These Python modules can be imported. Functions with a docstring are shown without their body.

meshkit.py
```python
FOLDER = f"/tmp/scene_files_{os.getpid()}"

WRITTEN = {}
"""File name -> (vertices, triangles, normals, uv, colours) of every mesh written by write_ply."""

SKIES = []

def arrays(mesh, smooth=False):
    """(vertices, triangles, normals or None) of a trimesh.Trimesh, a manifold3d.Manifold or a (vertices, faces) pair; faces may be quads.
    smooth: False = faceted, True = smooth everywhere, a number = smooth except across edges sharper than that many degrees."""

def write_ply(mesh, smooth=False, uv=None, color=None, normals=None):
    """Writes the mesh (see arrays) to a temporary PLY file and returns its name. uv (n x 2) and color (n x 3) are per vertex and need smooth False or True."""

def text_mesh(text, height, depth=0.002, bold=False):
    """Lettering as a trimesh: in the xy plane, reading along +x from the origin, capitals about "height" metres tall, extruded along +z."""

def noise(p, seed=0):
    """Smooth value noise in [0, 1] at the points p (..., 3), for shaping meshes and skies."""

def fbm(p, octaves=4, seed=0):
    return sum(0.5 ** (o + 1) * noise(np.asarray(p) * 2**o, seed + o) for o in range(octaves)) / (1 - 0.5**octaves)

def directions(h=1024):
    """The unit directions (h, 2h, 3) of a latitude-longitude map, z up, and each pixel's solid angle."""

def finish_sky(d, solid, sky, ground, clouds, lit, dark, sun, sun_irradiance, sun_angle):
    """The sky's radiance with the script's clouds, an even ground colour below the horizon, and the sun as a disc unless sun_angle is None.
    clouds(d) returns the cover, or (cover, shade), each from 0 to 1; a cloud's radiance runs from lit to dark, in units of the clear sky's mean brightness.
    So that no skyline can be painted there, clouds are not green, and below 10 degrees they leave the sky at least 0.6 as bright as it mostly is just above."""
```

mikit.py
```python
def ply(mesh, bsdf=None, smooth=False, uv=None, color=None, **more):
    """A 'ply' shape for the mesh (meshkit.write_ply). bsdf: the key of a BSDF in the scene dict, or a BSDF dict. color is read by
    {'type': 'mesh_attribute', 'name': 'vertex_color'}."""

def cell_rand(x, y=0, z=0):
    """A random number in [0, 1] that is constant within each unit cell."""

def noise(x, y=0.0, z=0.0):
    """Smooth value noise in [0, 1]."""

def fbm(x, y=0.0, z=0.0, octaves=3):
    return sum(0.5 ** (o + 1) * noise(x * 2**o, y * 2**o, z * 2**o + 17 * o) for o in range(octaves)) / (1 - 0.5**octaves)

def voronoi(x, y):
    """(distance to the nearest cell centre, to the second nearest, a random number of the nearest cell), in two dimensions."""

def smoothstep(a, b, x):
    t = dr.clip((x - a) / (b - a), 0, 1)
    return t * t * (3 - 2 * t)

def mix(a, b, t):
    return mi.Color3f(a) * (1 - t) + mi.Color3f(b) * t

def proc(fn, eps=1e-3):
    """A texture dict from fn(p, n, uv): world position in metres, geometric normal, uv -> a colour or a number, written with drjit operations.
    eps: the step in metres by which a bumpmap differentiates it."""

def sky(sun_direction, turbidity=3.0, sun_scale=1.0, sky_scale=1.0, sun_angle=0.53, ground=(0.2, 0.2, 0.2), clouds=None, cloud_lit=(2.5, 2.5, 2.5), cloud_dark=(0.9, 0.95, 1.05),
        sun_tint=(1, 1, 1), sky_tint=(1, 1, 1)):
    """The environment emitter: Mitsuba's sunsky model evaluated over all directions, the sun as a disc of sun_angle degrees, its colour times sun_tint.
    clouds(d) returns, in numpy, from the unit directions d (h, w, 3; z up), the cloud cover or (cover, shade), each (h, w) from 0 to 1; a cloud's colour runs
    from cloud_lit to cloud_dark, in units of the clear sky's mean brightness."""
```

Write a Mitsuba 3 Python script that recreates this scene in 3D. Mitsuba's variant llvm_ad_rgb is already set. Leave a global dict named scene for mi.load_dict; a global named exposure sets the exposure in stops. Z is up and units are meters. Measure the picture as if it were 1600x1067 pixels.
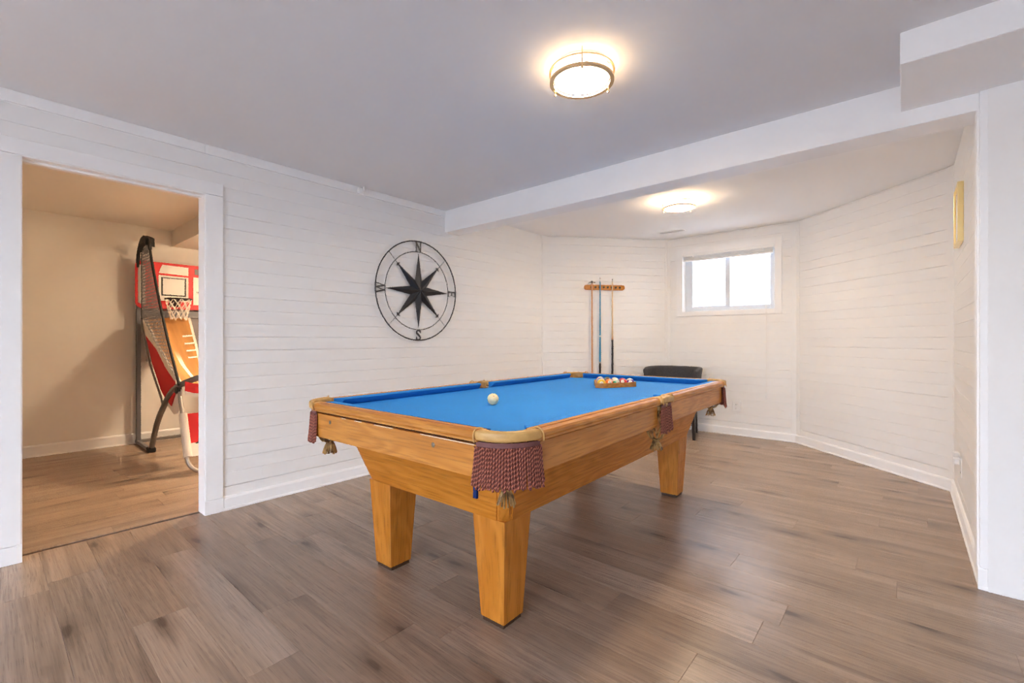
import math, random
import numpy as np, trimesh, drjit as dr, mitsuba as mi, mikit, meshkit
from mikit import noise, fbm, voronoi, cell_rand, smoothstep, mix
from shapely.geometry import Polygon, Point, box as sbox, LineString
from shapely import affinity
from shapely.ops import unary_union

random.seed(7)
rng = np.random.default_rng(7)
T = mi.ScalarTransform4f
PI = math.pi

# ------------------------------------------------------------------ camera, sky, exposure
exposure = 4.03
F_PX, YAW, CAM_H = 715.8, math.atan(615 / 715.8), 1.09
scene = {
    'type': 'scene',
    'camera': {'type': 'perspective', 'fov_axis': 'x', 'fov': math.degrees(2 * math.atan(800 / F_PX)), 'near_clip': 0.02, 'far_clip': 300,
               'principal_point_offset_y': (533.5 - 530.3) / 1067,
               'to_world': T().look_at(origin=[0, 0, CAM_H], target=[-math.sin(YAW), math.cos(YAW), CAM_H], up=[0, 0, 1])},
    'sky': mikit.sky((0.3, -0.5, 0.8), turbidity=4, sun_scale=0.0, sky_scale=3.6, ground=(0.55, 0.55, 0.55),
                     clouds=lambda d: np.full(d.shape[:2], 0.75), cloud_lit=(1.0, 1.0, 1.0), sky_tint=(.90, .99, 1.13)),
}
LAMP_MAIN, LAMP_BAY, LAMP_HALL = (1.0, 7.8), (4.4, 8.2), (13.0, 23.0)      # radiance of the drum's side, of its bottom
labels = {}


# ------------------------------------------------------------------ helpers
def add(key, mesh, mat, parent=None, smooth=False, uv=None, color=None, label=None, cat=None, group=None, kind=None, **more):
    base = f'{parent}__{key}' if parent else key
    k, i = base, 0
    while k in scene or k in labels:
        i += 1
        k = f'{base}_{i:03d}'
    if uv is not None and not isinstance(uv, np.ndarray):
        uv = np.tile(np.array(uv, float), (len(mesh.vertices), 1))
    scene[k] = mikit.ply(mesh, mat, smooth=smooth, uv=uv, color=color, **more)
    tag(k, label, cat, group, kind)
    return k


def tag(k, label=None, cat=None, group=None, kind=None):
    d = {}
    if label: d['label'] = label
    if cat: d['category'] = cat
    if group: d['group'] = group
    if kind: d['kind'] = kind
    if d: labels[k] = d


def thing(name, label, cat, group=None, kind=None):
    k, i = name, 0
    while k in labels or k in scene:
        i += 1
        k = f'{name}_{i:03d}'
    tag(k, label, cat, group, kind)
    return k


def struct(key, mesh, mat, label, **kw):
    return add(key, mesh, mat, label=label, kind='structure', **kw)


def cat_(ms):
    return trimesh.util.concatenate([m for m in ms if m is not None])


def bx(x0, x1, y0, y1, z0, z1, b=0.0):
    if b <= 0:
        m = trimesh.creation.box(extents=(x1 - x0, y1 - y0, z1 - z0))
        m.apply_translation(((x0 + x1) / 2, (y0 + y1) / 2, (z0 + z1) / 2))
        return m
    p = []
    for sx in (0, 1):
        for sy in (0, 1):
            for sz in (0, 1):
                c = np.array([x1 if sx else x0, y1 if sy else y0, z1 if sz else z0], float)
                d = np.array([-b if sx else b, -b if sy else b, -b if sz else b])
                for k in range(3):
                    e = d.copy(); e[k] = 0
                    p.append(c + e)
    return trimesh.convex.convex_hull(np.array(p))


def hull(pts):
    return trimesh.convex.convex_hull(np.array(pts, float))


def loft(rings, cap=True, closed=False):
    rings = np.array(rings, float)
    m, n = rings.shape[:2]
    v = rings.reshape(-1, 3)
    f = []
    for i in range(m if closed else m - 1):
        a, b = i * n, ((i + 1) % m) * n
        for j in range(n):
            k = (j + 1) % n
            f += [[a + j, b + k, b + j], [a + j, a + k, b + k]]
    if cap and not closed:
        v = np.vstack([v, rings[0].mean(0), rings[-1].mean(0)])
        c0, c1 = m * n, m * n + 1
        for j in range(n):
            k = (j + 1) % n
            f += [[c0, k, j], [c1, (m - 1) * n + j, (m - 1) * n + k]]
    t = trimesh.Trimesh(v, np.array(f), process=False)
    if cap or closed:
        if t.volume < 0: t.invert()
    return t


def tube(path, r, seg=8, cap=True, closed=False, flat=None):
    path = np.array(path, float)
    n = len(path)
    rs = np.full(n, r) if np.isscalar(r) else np.array(r, float)
    if closed:
        tan = np.roll(path, -1, 0) - np.roll(path, 1, 0)
    else:
        tan = np.gradient(path, axis=0)
    tan /= np.linalg.norm(tan, axis=1, keepdims=True) + 1e-12
    up = np.array([0, 0, 1.0]) if abs(tan[0][2]) < 0.9 else np.array([1.0, 0, 0])
    u = np.cross(tan[0], up); u /= np.linalg.norm(u)
    rings = []
    a = np.arange(seg) / seg * 2 * PI
    for i in range(n):
        u = u - tan[i] * (u @ tan[i]); u /= np.linalg.norm(u)
        w = np.cross(tan[i], u)
        f2 = 1.0 if flat is None else flat
        rings.append(path[i] + rs[i] * (np.cos(a)[:, None] * u + f2 * np.sin(a)[:, None] * w))
    return loft(rings, cap=cap and not closed, closed=closed)


def smooth_path(pts, n=40):
    from scipy.interpolate import CubicSpline
    pts = np.array(pts, float)
    d = np.r_[0, np.cumsum(np.linalg.norm(np.diff(pts, axis=0), axis=1))]
    return CubicSpline(d, pts)(np.linspace(0, d[-1], n))


def lathe(prof, seg=40, center=(0, 0, 0), cap=True):
    a = np.arange(seg) / seg * 2 * PI
    rings = [np.stack([r * np.cos(a), r * np.sin(a), np.full(seg, z)], 1) + np.array(center) for r, z in prof]
    return loft(rings, cap=cap)


def extr(poly, z0, z1):
    gs = getattr(poly, 'geoms', [poly])
    ms = []
    for g in gs:
        m = trimesh.creation.extrude_polygon(g, z1 - z0, engine='earcut')
        m.apply_translation((0, 0, z0)); ms.append(m)
    return cat_(ms)


def prism(poly2, z0, z1, ch=0.0, chz=None):
    """a convex polygon extruded up, its top edge chamfered"""
    p = np.array(poly2.exterior.coords)[:-1]
    if ch <= 0:
        return hull(np.vstack([np.c_[p, np.full(len(p), z0)], np.c_[p, np.full(len(p), z1)]]))
    q = poly2.buffer(-ch, join_style=2)
    if q.is_empty or q.geom_type != 'Polygon':
        return hull(np.vstack([np.c_[p, np.full(len(p), z0)], np.c_[p, np.full(len(p), z1)]]))
    q = np.array(q.exterior.coords)[:-1]
    return hull(np.vstack([np.c_[p, np.full(len(p), z0)], np.c_[p, np.full(len(p), z1 - (chz or ch))], np.c_[q, np.full(len(q), z1)]]))


def rgb(*c):
    return {'type': 'rgb', 'value': [float(x) for x in c]}


def srgb(r, g, b):
    return [((x / 255) / 12.92 if x <= 10 else ((x / 255 + 0.055) / 1.055) ** 2.4) for x in (r, g, b)]


def two(b):
    return {'type': 'twosided', 'bsdf': b}


def prin(c, rough=0.5, metal=0.0, **kw):
    return two({'type': 'principled', 'base_color': c if isinstance(c, dict) else rgb(*c), 'roughness': float(rough), 'metallic': float(metal), **kw})


def dif(c):
    return two({'type': 'diffuse', 'reflectance': c if isinstance(c, dict) else rgb(*c)})


def frame_mesh(m, origin, xa, ya, za):
    M = np.eye(4); M[:3, 0], M[:3, 1], M[:3, 2], M[:3, 3] = xa, ya, za, origin
    m = m.copy(); m.apply_transform(M)
    return m


# ------------------------------------------------------------------ materials
def vinyl(axis):
    lo, mid, hi = mi.Color3f(*srgb(96, 78, 66)), mi.Color3f(*srgb(152, 130, 111)), mi.Color3f(*srgb(172, 151, 133))
    warm = mi.Color3f(*srgb(152, 126, 104))

    def fn(p, n, uv):
        a, b = (p.x, p.y) if axis == 0 else (p.y, p.x)
        s = uv.x * 91.0
        wob = 0.02 * (noise(a * 1.6 + s, b * 3.0, s) - 0.5)
        bb = b + wob
        broad = fbm(a * 1.1 + s, bb * 9.0, s, 3)
        fine = fbm(a * 5.0 + s * 3, bb * 190.0, s, 3)
        pores = smoothstep(0.58, 0.80, noise(a * 16.0 + s, bb * 520.0, s))
        c = mix(mid, hi, 0.7 * smoothstep(0.42, 0.72, broad))
        c = mix(c, warm, 0.55 * uv.y)
        streak = smoothstep(0.52, 0.80, fbm(a * 1.4 + s * 5, bb * 24.0, 3.7, 4))
        c = mix(c, lo, 0.45 * streak)
        v1, v2, r = voronoi(a * 1.5 + s * 2.3, bb * 5.0 + s)
        d = v1 + 0.10 * (fbm(a * 20, bb * 60, s) - 0.5)
        knot = (0.55 * smoothstep(0.34, 0.02, d) + 0.45 * smoothstep(0.10, 0.03, d)) * smoothstep(0.50, 0.58, r)
        c = mix(c, lo * 0.75, 0.85 * knot)
        c = c * (0.70 + 0.56 * fine) * (1.0 - 0.20 * pores)
        return c * (0.90 + 0.13 * cell_rand(uv.x * 1000.0, 3, 1))
    return fn


def oak(axis, scale=1.0, cs=((122, 68, 16), (178, 112, 40), (202, 140, 64))):
    lo, mid, hi = [mi.Color3f(*srgb(*c)) for c in cs]

    def fn(p, n, uv):
        q = [p.x, p.y, p.z]
        a = q[axis]; b, c_ = [q[k] for k in range(3) if k != axis]
        s = uv.x * 57.0
        ring = fbm(a * 1.3 + s, b * 7.0 + s, c_ * 7.0, 3) * 9.0
        band = 0.5 + 0.5 * dr.sin(ring * 6.2832)
        fine = fbm(a * 9.0 + s, b * 150.0, c_ * 150.0, 3)
        c = mix(mid, hi, 0.5 * band)
        c = mix(c, lo, 0.34 * smoothstep(0.46, 0.78, fine))
        return c * (0.92 + 0.16 * noise(a * 3 + s, b * 5, c_ * 5)) * scale
    return fn


scene['mat_wall'] = dif((0.83, 0.82, 0.80))
scene['mat_gap'] = dif((0.45, 0.42, 0.40))
scene['mat_trim'] = prin((0.84, 0.835, 0.825), 0.45, specular=0.4)
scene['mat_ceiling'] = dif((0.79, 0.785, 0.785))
scene['mat_ceiling_bay_lit'] = dif((0.90, 0.895, 0.885))  # main ceiling white made lighter: the bay's extra brightness put into the colour
scene['mat_hall'] = dif((0.80, 0.765, 0.71))
scene['mat_grey_wall'] = dif((0.75, 0.735, 0.72))
scene['mat_plank'] = prin(mikit.proc(vinyl(0)), 0.33, specular=0.5)
scene['mat_plank_hall'] = prin(mikit.proc(vinyl(1)), 0.33, specular=0.5)
for ax, nm in enumerate('xyz'):
    scene[f'mat_oak_{nm}'] = prin(mikit.proc(oak(ax)), 0.38, specular=0.5, clearcoat=0.35, clearcoat_gloss=0.8)

for ax, nm in enumerate('xyz'):
    scene[f'mat_oak_deep_{nm}'] = prin(mikit.proc(oak(ax, 1.0, ((116, 62, 12), (172, 103, 27), (192, 126, 46)))), 0.38, specular=0.5, clearcoat=0.35, clearcoat_gloss=0.8)


def felt_fn(base, amt):
    b = mi.Color3f(*base)
    return lambda p, n, uv: b * (1 - amt / 2 + amt * noise(p.x * 900, p.y * 900, p.z * 900)) * (0.96 + 0.08 * fbm(p.x * 5, p.y * 5, 0.0))


scene['mat_felt'] = prin(mikit.proc(felt_fn((0.018, 0.195, 0.55), 0.25)), 0.80, specular=0.25, sheen=0.6, sheen_tint=0.5)
scene['mat_felt_edge'] = prin((0.008, 0.02, 0.09), 0.85, specular=0.2)
scene['mat_leather'] = prin(mikit.proc(lambda p, n, uv: mix(srgb(205, 165, 100), srgb(170, 125, 68), fbm(p.x * 40, p.y * 40, p.z * 40))), 0.45, specular=0.5)
scene['mat_strap'] = prin(mikit.proc(lambda p, n, uv: mix(srgb(188, 150, 92), srgb(96, 68, 40), smoothstep(0.3, 0.7, fbm(p.x * 45, p.y * 45, p.z * 45)))), 0.55)
scene['mat_fringe'] = prin({'type': 'mesh_attribute', 'name': 'vertex_color'}, 0.55, sheen=0.3)
scene['mat_fringe_band'] = prin((0.15, 0.055, 0.05), 0.7)
scene['mat_dark'] = prin((0.012, 0.011, 0.011), 0.5)
scene['mat_footpad'] = prin((0.05, 0.022, 0.008), 0.5)
scene['mat_black_metal'] = prin((0.018, 0.018, 0.020), 0.38, specular=0.6)
scene['mat_screw'] = prin((0.25, 0.2, 0.15), 0.35, 0.8)
scene['mat_brass'] = {'type': 'twosided', 'bsdf': {'type': 'principled', 'base_color': rgb(0.84, 0.62, 0.36), 'roughness': 0.28, 'metallic': 0.9}}
scene['mat_gold'] = prin((0.92, 0.74, 0.36), 0.25, 0.7)
scene['mat_white_plastic'] = prin((0.80, 0.80, 0.79), 0.4)
scene['mat_vinyl_frame'] = prin((0.60, 0.63, 0.67), 0.35)
scene['mat_glass'] = {'type': 'thindielectric', 'int_ior': 1.5}
scene['mat_chair'] = prin(mikit.proc(lambda p, n, uv: mix((0.018, 0.017, 0.018), (0.075, 0.072, 0.075), fbm(p.x * 160, p.y * 160, p.z * 160, 2))), 0.75, sheen=0.6)
scene['mat_chair_leg'] = prin((0.018, 0.012, 0.010), 0.35)
scene['mat_game_tube'] = prin((0.22, 0.21, 0.205), 0.4, 0.4)
scene['mat_game_silver'] = prin((0.48, 0.46, 0.44), 0.32, 0.75)
scene['mat_game_post'] = prin((0.15, 0.15, 0.165), 0.4, 0.3)
scene['mat_red'] = prin((0.62, 0.02, 0.025), 0.45)
scene['mat_red_cloth'] = prin((0.60, 0.025, 0.03), 0.8)
scene['mat_white_cloth'] = prin((0.80, 0.76, 0.70), 0.85)
scene['mat_board'] = prin((0.78, 0.76, 0.73), 0.3)
scene['mat_grey_cloth'] = prin((0.27, 0.25, 0.26), 0.8)
scene['mat_net_white'] = prin((0.82, 0.78, 0.72), 0.8)
scene['mat_net_grey'] = prin((0.15, 0.145, 0.15), 0.8)
scene['mat_sidesleeve'] = prin((0.02, 0.02, 0.02), 0.8)

# ------------------------------------------------------------------ room shell
XL, XR, YB, YF, H, HB = -3.295, 0.26, 5.62, 2.86, 2.297, 2.335      # left wall face, right wall face, window wall, beam front, ceilings
YREAR, XFAR = -2.6, 3.2
CORN_L, CORN_BL, CORN_BR, CORN_R = (XL, 4.40), (-2.26, YB), (-0.874, YB), (XR, 4.535)
DY0, DY1, DZ = 0.139, 0.908, 1.987                                        # doorway
PITCH, ZSEAM = 0.0868, 0.150

FL = sbox(-3.40, YREAR - 0.05, 3.25, 5.8)
struct('floor', cat_([bx(-3.40, 3.25, YREAR - 0.05, 5.85, -0.08, -0.010), bx(-3.40, 3.25, YREAR - 0.05, -1.40, -0.010, -0.001)]), 'mat_plank', 'grey-brown oak look plank floor of the pool room', uv=(.37, .3))
room_poly = Polygon([(-3.395, -1.40), (3.2, -1.40), (3.2, 2.95), (XR + .02, 2.95), (CORN_R[0] + .02, CORN_R[1]), (CORN_BR[0], YB + .02), (CORN_BL[0], YB + .02), (XL - .02, CORN_L[1])])
rows = {}
known = {-1: [-2.83], 0: [-1.69], 1: [-2.22], 2: [-2.83, -1.66], 3: [-1.95], 4: [-1.432], 5: [-1.289], 6: [-1.57], 8: [-0.93, 0.4], 9: [-0.417], 10: [-0.365], 11: [-0.93], 12: [-0.64, 0.6],
         13: [-0.029], 14: [-1.40], 18: [-0.118]}
k = -6
while True:
    y0, y1 = 0.200 + 0.1785 * k, 0.200 + 0.1785 * (k + 1)
    k += 1
    if y1 < -1.40: continue
    if y0 > YB: break
    row = k - 1
    off = known.get(row, [random.uniform(-3, 0)])[0]
    xs = sorted({off + 1.22 * j for j in range(-4, 7)})
    for a, b in zip(xs[:-1], xs[1:]):
        pc = sbox(a + .0003, max(y0, -1.40) + .0003, b - .0003, y1 - .0003).intersection(room_poly)
        if pc.is_empty or pc.geom_type != 'Polygon' or pc.area < 0.002: continue
        add('plank', prism(pc, -0.010, 0.0 + random.uniform(-.0002, .0002), 0.0012, 0.0008), 'mat_plank', 'floor', uv=(random.random(), random.random() ** 2))

HX0, HY0, HY1 = -6.125, -1.7, 2.75                                        # hall: far wall face, side walls
struct('floor_001', bx(-6.3, -3.385, HY0 - .1, HY1 + .1, -0.08, -0.010), 'mat_gap', 'brown plank floor of the room beyond the doorway')
hp = sbox(HX0 - .01, HY0, -3.402, HY1)
for r in range(16):
    x0, x1 = -6.2 + .178 * r, -6.2 + .178 * (r + 1)
    off = random.uniform(-3.2, -2.0)
    for j in range(6):
        pc = sbox(x0 + .0003, off + 1.22 * j + .0003, x1 - .0003, off + 1.22 * (j + 1) - .0003).intersection(hp)
        if pc.is_empty or pc.geom_type != 'Polygon' or pc.area < .002: continue
        add('plank', prism(pc, -0.010, 0, 0.0012, 0.0008), 'mat_plank_hall', 'floor_001', uv=(random.random(), 0.4 + 0.6 * random.random()))
struct('trim_threshold', bx(-3.412, -3.392, DY0 - .02, DY1 + .02, -0.005, 0.003, .002), 'mat_plank', 'thin brown floor strip across the doorway', uv=(.3, .8))

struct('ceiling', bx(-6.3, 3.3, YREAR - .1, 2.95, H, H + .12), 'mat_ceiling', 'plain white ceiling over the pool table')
struct('ceiling_001', bx(-3.5, 0.5, 2.95, 5.9, HB, HB + .12), 'mat_ceiling_bay_lit', 'plain white ceiling of the bay end of the room')


def wall_slab(P0, P1, thick, z0, z1, holes=()):
    """boxes along P0->P1 behind the face line; holes are (s0, s1, z0, z1)"""
    P0, P1 = np.array(P0, float), np.array(P1, float)
    L = np.linalg.norm(P1 - P0); d = (P1 - P0) / L; nrm = np.array([d[1], -d[0]])     # outward = right of direction
    shp = sbox(0, z0, L, z1)
    ss = sorted({0, L, *[h[0] for h in holes], *[h[1] for h in holes]})
    zs = sorted({z0, z1, *[h[2] for h in holes], *[h[3] for h in holes]})
    ms = []
    for a, b in zip(ss[:-1], ss[1:]):
        for c, e in zip(zs[:-1], zs[1:]):
            ms_, mz_ = (a + b) / 2, (c + e) / 2
            if any(h[0] < ms_ < h[1] and h[2] < mz_ < h[3] for h in holes): continue
            if e <= z0 or c >= z1: continue
            m = bx(a, b, 0, thick, c, e)
            ms.append(frame_mesh(m, (*P0, 0), (*d, 0), (*nrm, 0), (0, 0, 1)))
    return cat_(ms)


def boards(holder, P0, P1, ztop, s0, s1, holes=(), thick=0.010, joints=(), step=0.0005):
    """horizontal boards, each a piece of its own, standing proud of the slab towards the room"""
    P0, P1 = np.array(P0, float), np.array(P1, float)
    L = np.linalg.norm(P1 - P0); d = (P1 - P0) / L; inw = np.array([-d[1], d[0]])
    z = ZSEAM - PITCH
    while z < ztop - 0.004:
        a, b = z + random.choice([.0001, .0002, .0003, .0009]), min(z + PITCH, ztop) - .0003
        if abs(z + PITCH - ZSEAM) < .01: b -= .0028
        t = thick + random.uniform(-.0004, .0004)
        cuts = sorted({s0, s1, *[h[0] for h in holes if h[3] > a and h[2] < b], *[h[1] for h in holes if h[3] > a and h[2] < b]})
        if joints and random.random() < .35:
            cuts = sorted({*cuts, random.choice(joints) + random.uniform(-.3, .3)})
        for sa, sb in zip(cuts[:-1], cuts[1:]):
            lo, hi = a, b
            skip = False
            for h in holes:
                if h[0] < (sa + sb) / 2 < h[1] and h[3] > a and h[2] < b:
                    if h[2] <= a and h[3] >= b: skip = True
                    elif h[2] > a: hi = h[2]
                    else: lo = h[3]
            if skip or sb - sa < .01 or hi - lo < .006: continue
            c = .0012
            prof = [(0, lo), (t - c, lo), (t, lo + c), (t, hi - c), (t - c, hi), (0, hi)]
            rings = [[(*(P0 + d * (s + e) + inw * q), zz) for q, zz in prof] for s, e in ((sa, .0003), (sb, -.0003))]
            add('board', loft(rings), 'mat_wall', holder)
        z += PITCH


# left wall (room on its +x side): direction from far to near so that outward = -x
LW0, LW1 = (XL - .010, CORN_L[1] + .02), (XL - .010, YREAR - .1)
sL = lambda y: LW0[1] - y
struct('wall_left', wall_slab(LW0, LW1, .09, 0, H + .05, [(sL(DY1 + .02), sL(DY0 - .02), 0, DZ + .02)]), 'mat_wall', 'long white shiplap wall on the left with the doorway')
boards('wall_left', (XL - .010, CORN_L[1]), (XL - .010, YREAR), 2.292, 0.012, sL(-1.2), [(sL(DY1 + .06), sL(DY0 - .06), 0, DZ + .05)], joints=(1.2, 2.1, 3.0))


def poly_wall(key, a, b, label, holes=(), mat='mat_wall', bd=True, thick=.12, ztop=HB, bh=None):
    """a wall whose face runs a->b with the room on the left of that direction"""
    a, b = np.array(a, float), np.array(b, float)
    L = np.linalg.norm(b - a); d = (b - a) / L; out = np.array([d[1], -d[0]])
    off = .010 if bd else 0
    A, B = a + out * off - d * .05, b + out * off + d * .05
    hs = [(h[0] + .05, h[1] + .05, h[2], h[3]) for h in holes]
    struct(key, wall_slab(A, B, thick, 0, ztop + .05, hs), mat, label)
    if bd: boards(key, a + out * off, b + out * off, ztop - .002, .012, L - .012, bh or holes)


WX0, WX1, WZ0, WZ1 = -2.070, -1.075, 1.428, 2.125                          # window opening
poly_wall('wall_back_right', CORN_R, CORN_BR, 'white shiplap wall slanting away right of the window')
poly_wall('wall_back', CORN_BR, CORN_BL, 'white shiplap wall holding the small window', [(CORN_BR[0] - WX1, CORN_BR[0] - WX0, WZ0, WZ1)], bh=[(CORN_BR[0] - WX1 - .02, CORN_BR[0] - WX0 + .02, WZ0 - .02, WZ1 + .02)])
poly_wall('wall_back_left', CORN_BL, CORN_L, 'white shiplap wall slanting behind the cue rack')
poly_wall('wall_right', (XR, YF + .03), CORN_R, 'white shiplap wall on the right with the gold frame')
struct('wall_near_right', bx(XR + .02, XFAR + .1, YF + .005, YF + .12, 0, H + .02), 'mat_grey_wall', 'smooth pale grey wall at the right edge')
struct('wall_side', bx(XFAR, XFAR + .1, YREAR - .1, YF + .1, 0, H + .02), 'mat_grey_wall', 'plain wall on the far right of the pool room')
# rear wall with a wide glazed patio door
PX0, PX1, PZ1 = -2.2, 1.6, 2.08
struct('wall_rear', cat_([bx(-3.4, PX0, YREAR - .1, YREAR, 0, H + .02), bx(PX1, XFAR + .1, YREAR - .1, YREAR, 0, H + .02), bx(PX0, PX1, YREAR - .1, YREAR, PZ1, H + .02)]), 'mat_wall', 'plain wall behind the viewpoint around the patio door')
d2 = thing('door_2', 'wide glazed patio door behind the viewpoint', None, kind='structure')
fr = [bx(PX0, PX1, YREAR - .09, YREAR - .02, 0, .06), bx(PX0, PX1, YREAR - .09, YREAR - .02, PZ1 - .06, PZ1)]
for xx in np.linspace(PX0, PX1 - .06, 4): fr.append(bx(xx, xx + .06, YREAR - .09, YREAR - .02, .06, PZ1 - .06))
add('frame', cat_(fr), 'mat_vinyl_frame', d2)
xs = np.linspace(PX0, PX1 - .06, 4)
for i in range(3):
    m = trimesh.Trimesh([(xs[i] + .06, YREAR - .055, .06), (xs[i + 1], YREAR - .055, .06), (xs[i + 1], YREAR - .055, PZ1 - .06), (xs[i] + .06, YREAR - .055, PZ1 - .06)], [[0, 1, 2], [0, 2, 3]], process=False)
    add('pane', m, 'mat_glass', d2)

# hall
struct('wall_hall', bx(HX0 - .1, HX0, HY0 - .1, HY1 + .1, 0, H + .02), 'mat_hall', 'plain cream wall behind the basketball game')
struct('wall_hall_left', bx(HX0, -3.3, HY0 - .1, HY0, 0, H + .02), 'mat_hall', 'plain cream side wall beyond the doorway, left end')
struct('wall_hall_right', bx(HX0, -3.3, HY1, HY1 + .1, 0, H + .02), 'mat_hall', 'plain cream side wall beyond the doorway, right end')
struct('ceiling_soffit', bx(HX0, -3.395, 1.385, HY1, 2.11, H + .01), 'mat_hall', 'cream boxed soffit below the ceiling beyond the doorway')
struct('trim_hall_ceiling', bx(HX0, -3.395, HY0, 1.385, H - .012, H), 'mat_hall', 'cream ceiling panel beyond the doorway')

# beam and duct box
struct('ceiling_beam', bx(XL, XR, YF, YF + .178, 2.095, H + .05, .003), 'mat_trim', 'white boxed beam crossing the ceiling')
struct('ceiling_duct_box', bx(-.017, XFAR, 2.366, YF + .01, 2.172, H + .01, .003), 'mat_trim', 'white boxed duct under the ceiling at the upper right')
# crown trim on the left wall, two lengths
cr = thing('trim_crown', 'flat white crown board along the top of the left wall', None, kind='structure')
add('board', bx(XL - .002, XL + .014, 0.911, YF, 2.240, H, .0015), 'mat_trim', cr)
add('board', bx(XL - .002, XL + .014, YREAR, 0.909, 2.240, H, .0015), 'mat_trim', cr)
# door casing and jamb
dr1 = thing('door_1', 'white cased doorway in the left wall', None, kind='structure')
CX = XL + .015
add('casing', bx(XL - .002, CX, DY1 + .004, DY1 + .102, .088, DZ + .004, .0015), 'mat_trim', dr1)
add('casing', bx(XL - .002, CX, DY0 - .104, DY0 - .004, .088, DZ + .004, .0015), 'mat_trim', dr1)
add('head_casing', bx(XL - .002, CX + .001, DY0 - .104, DY1 + .102, DZ + .0055, DZ + .083, .0015), 'mat_trim', dr1)
add('jamb', bx(-3.402, CX - .003, DY1, DY1 + .02, 0, DZ, .001), 'mat_trim', dr1)
add('jamb', bx(-3.402, CX - .003, DY0 - .02, DY0, 0, DZ, .001), 'mat_trim', dr1)
add('head_jamb', bx(-3.402, CX - .003, DY0 - .02, DY1 + .02, DZ, DZ + .02, .001), 'mat_trim', dr1)
add('stop', bx(-3.365, -3.33, DY0, DY1, DZ - .012, DZ, .001), 'mat_trim', dr1)
for yy, s in ((DY1, 1), (DY0, -1)):
    y0, y1 = (DY1 - .0, DY1 + .104) if s > 0 else (DY0 - .106, DY0)
    add('plinth', bx(XL - .002, CX + .003, y0, y1, 0, .086, .0015), 'mat_trim', dr1)


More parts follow.
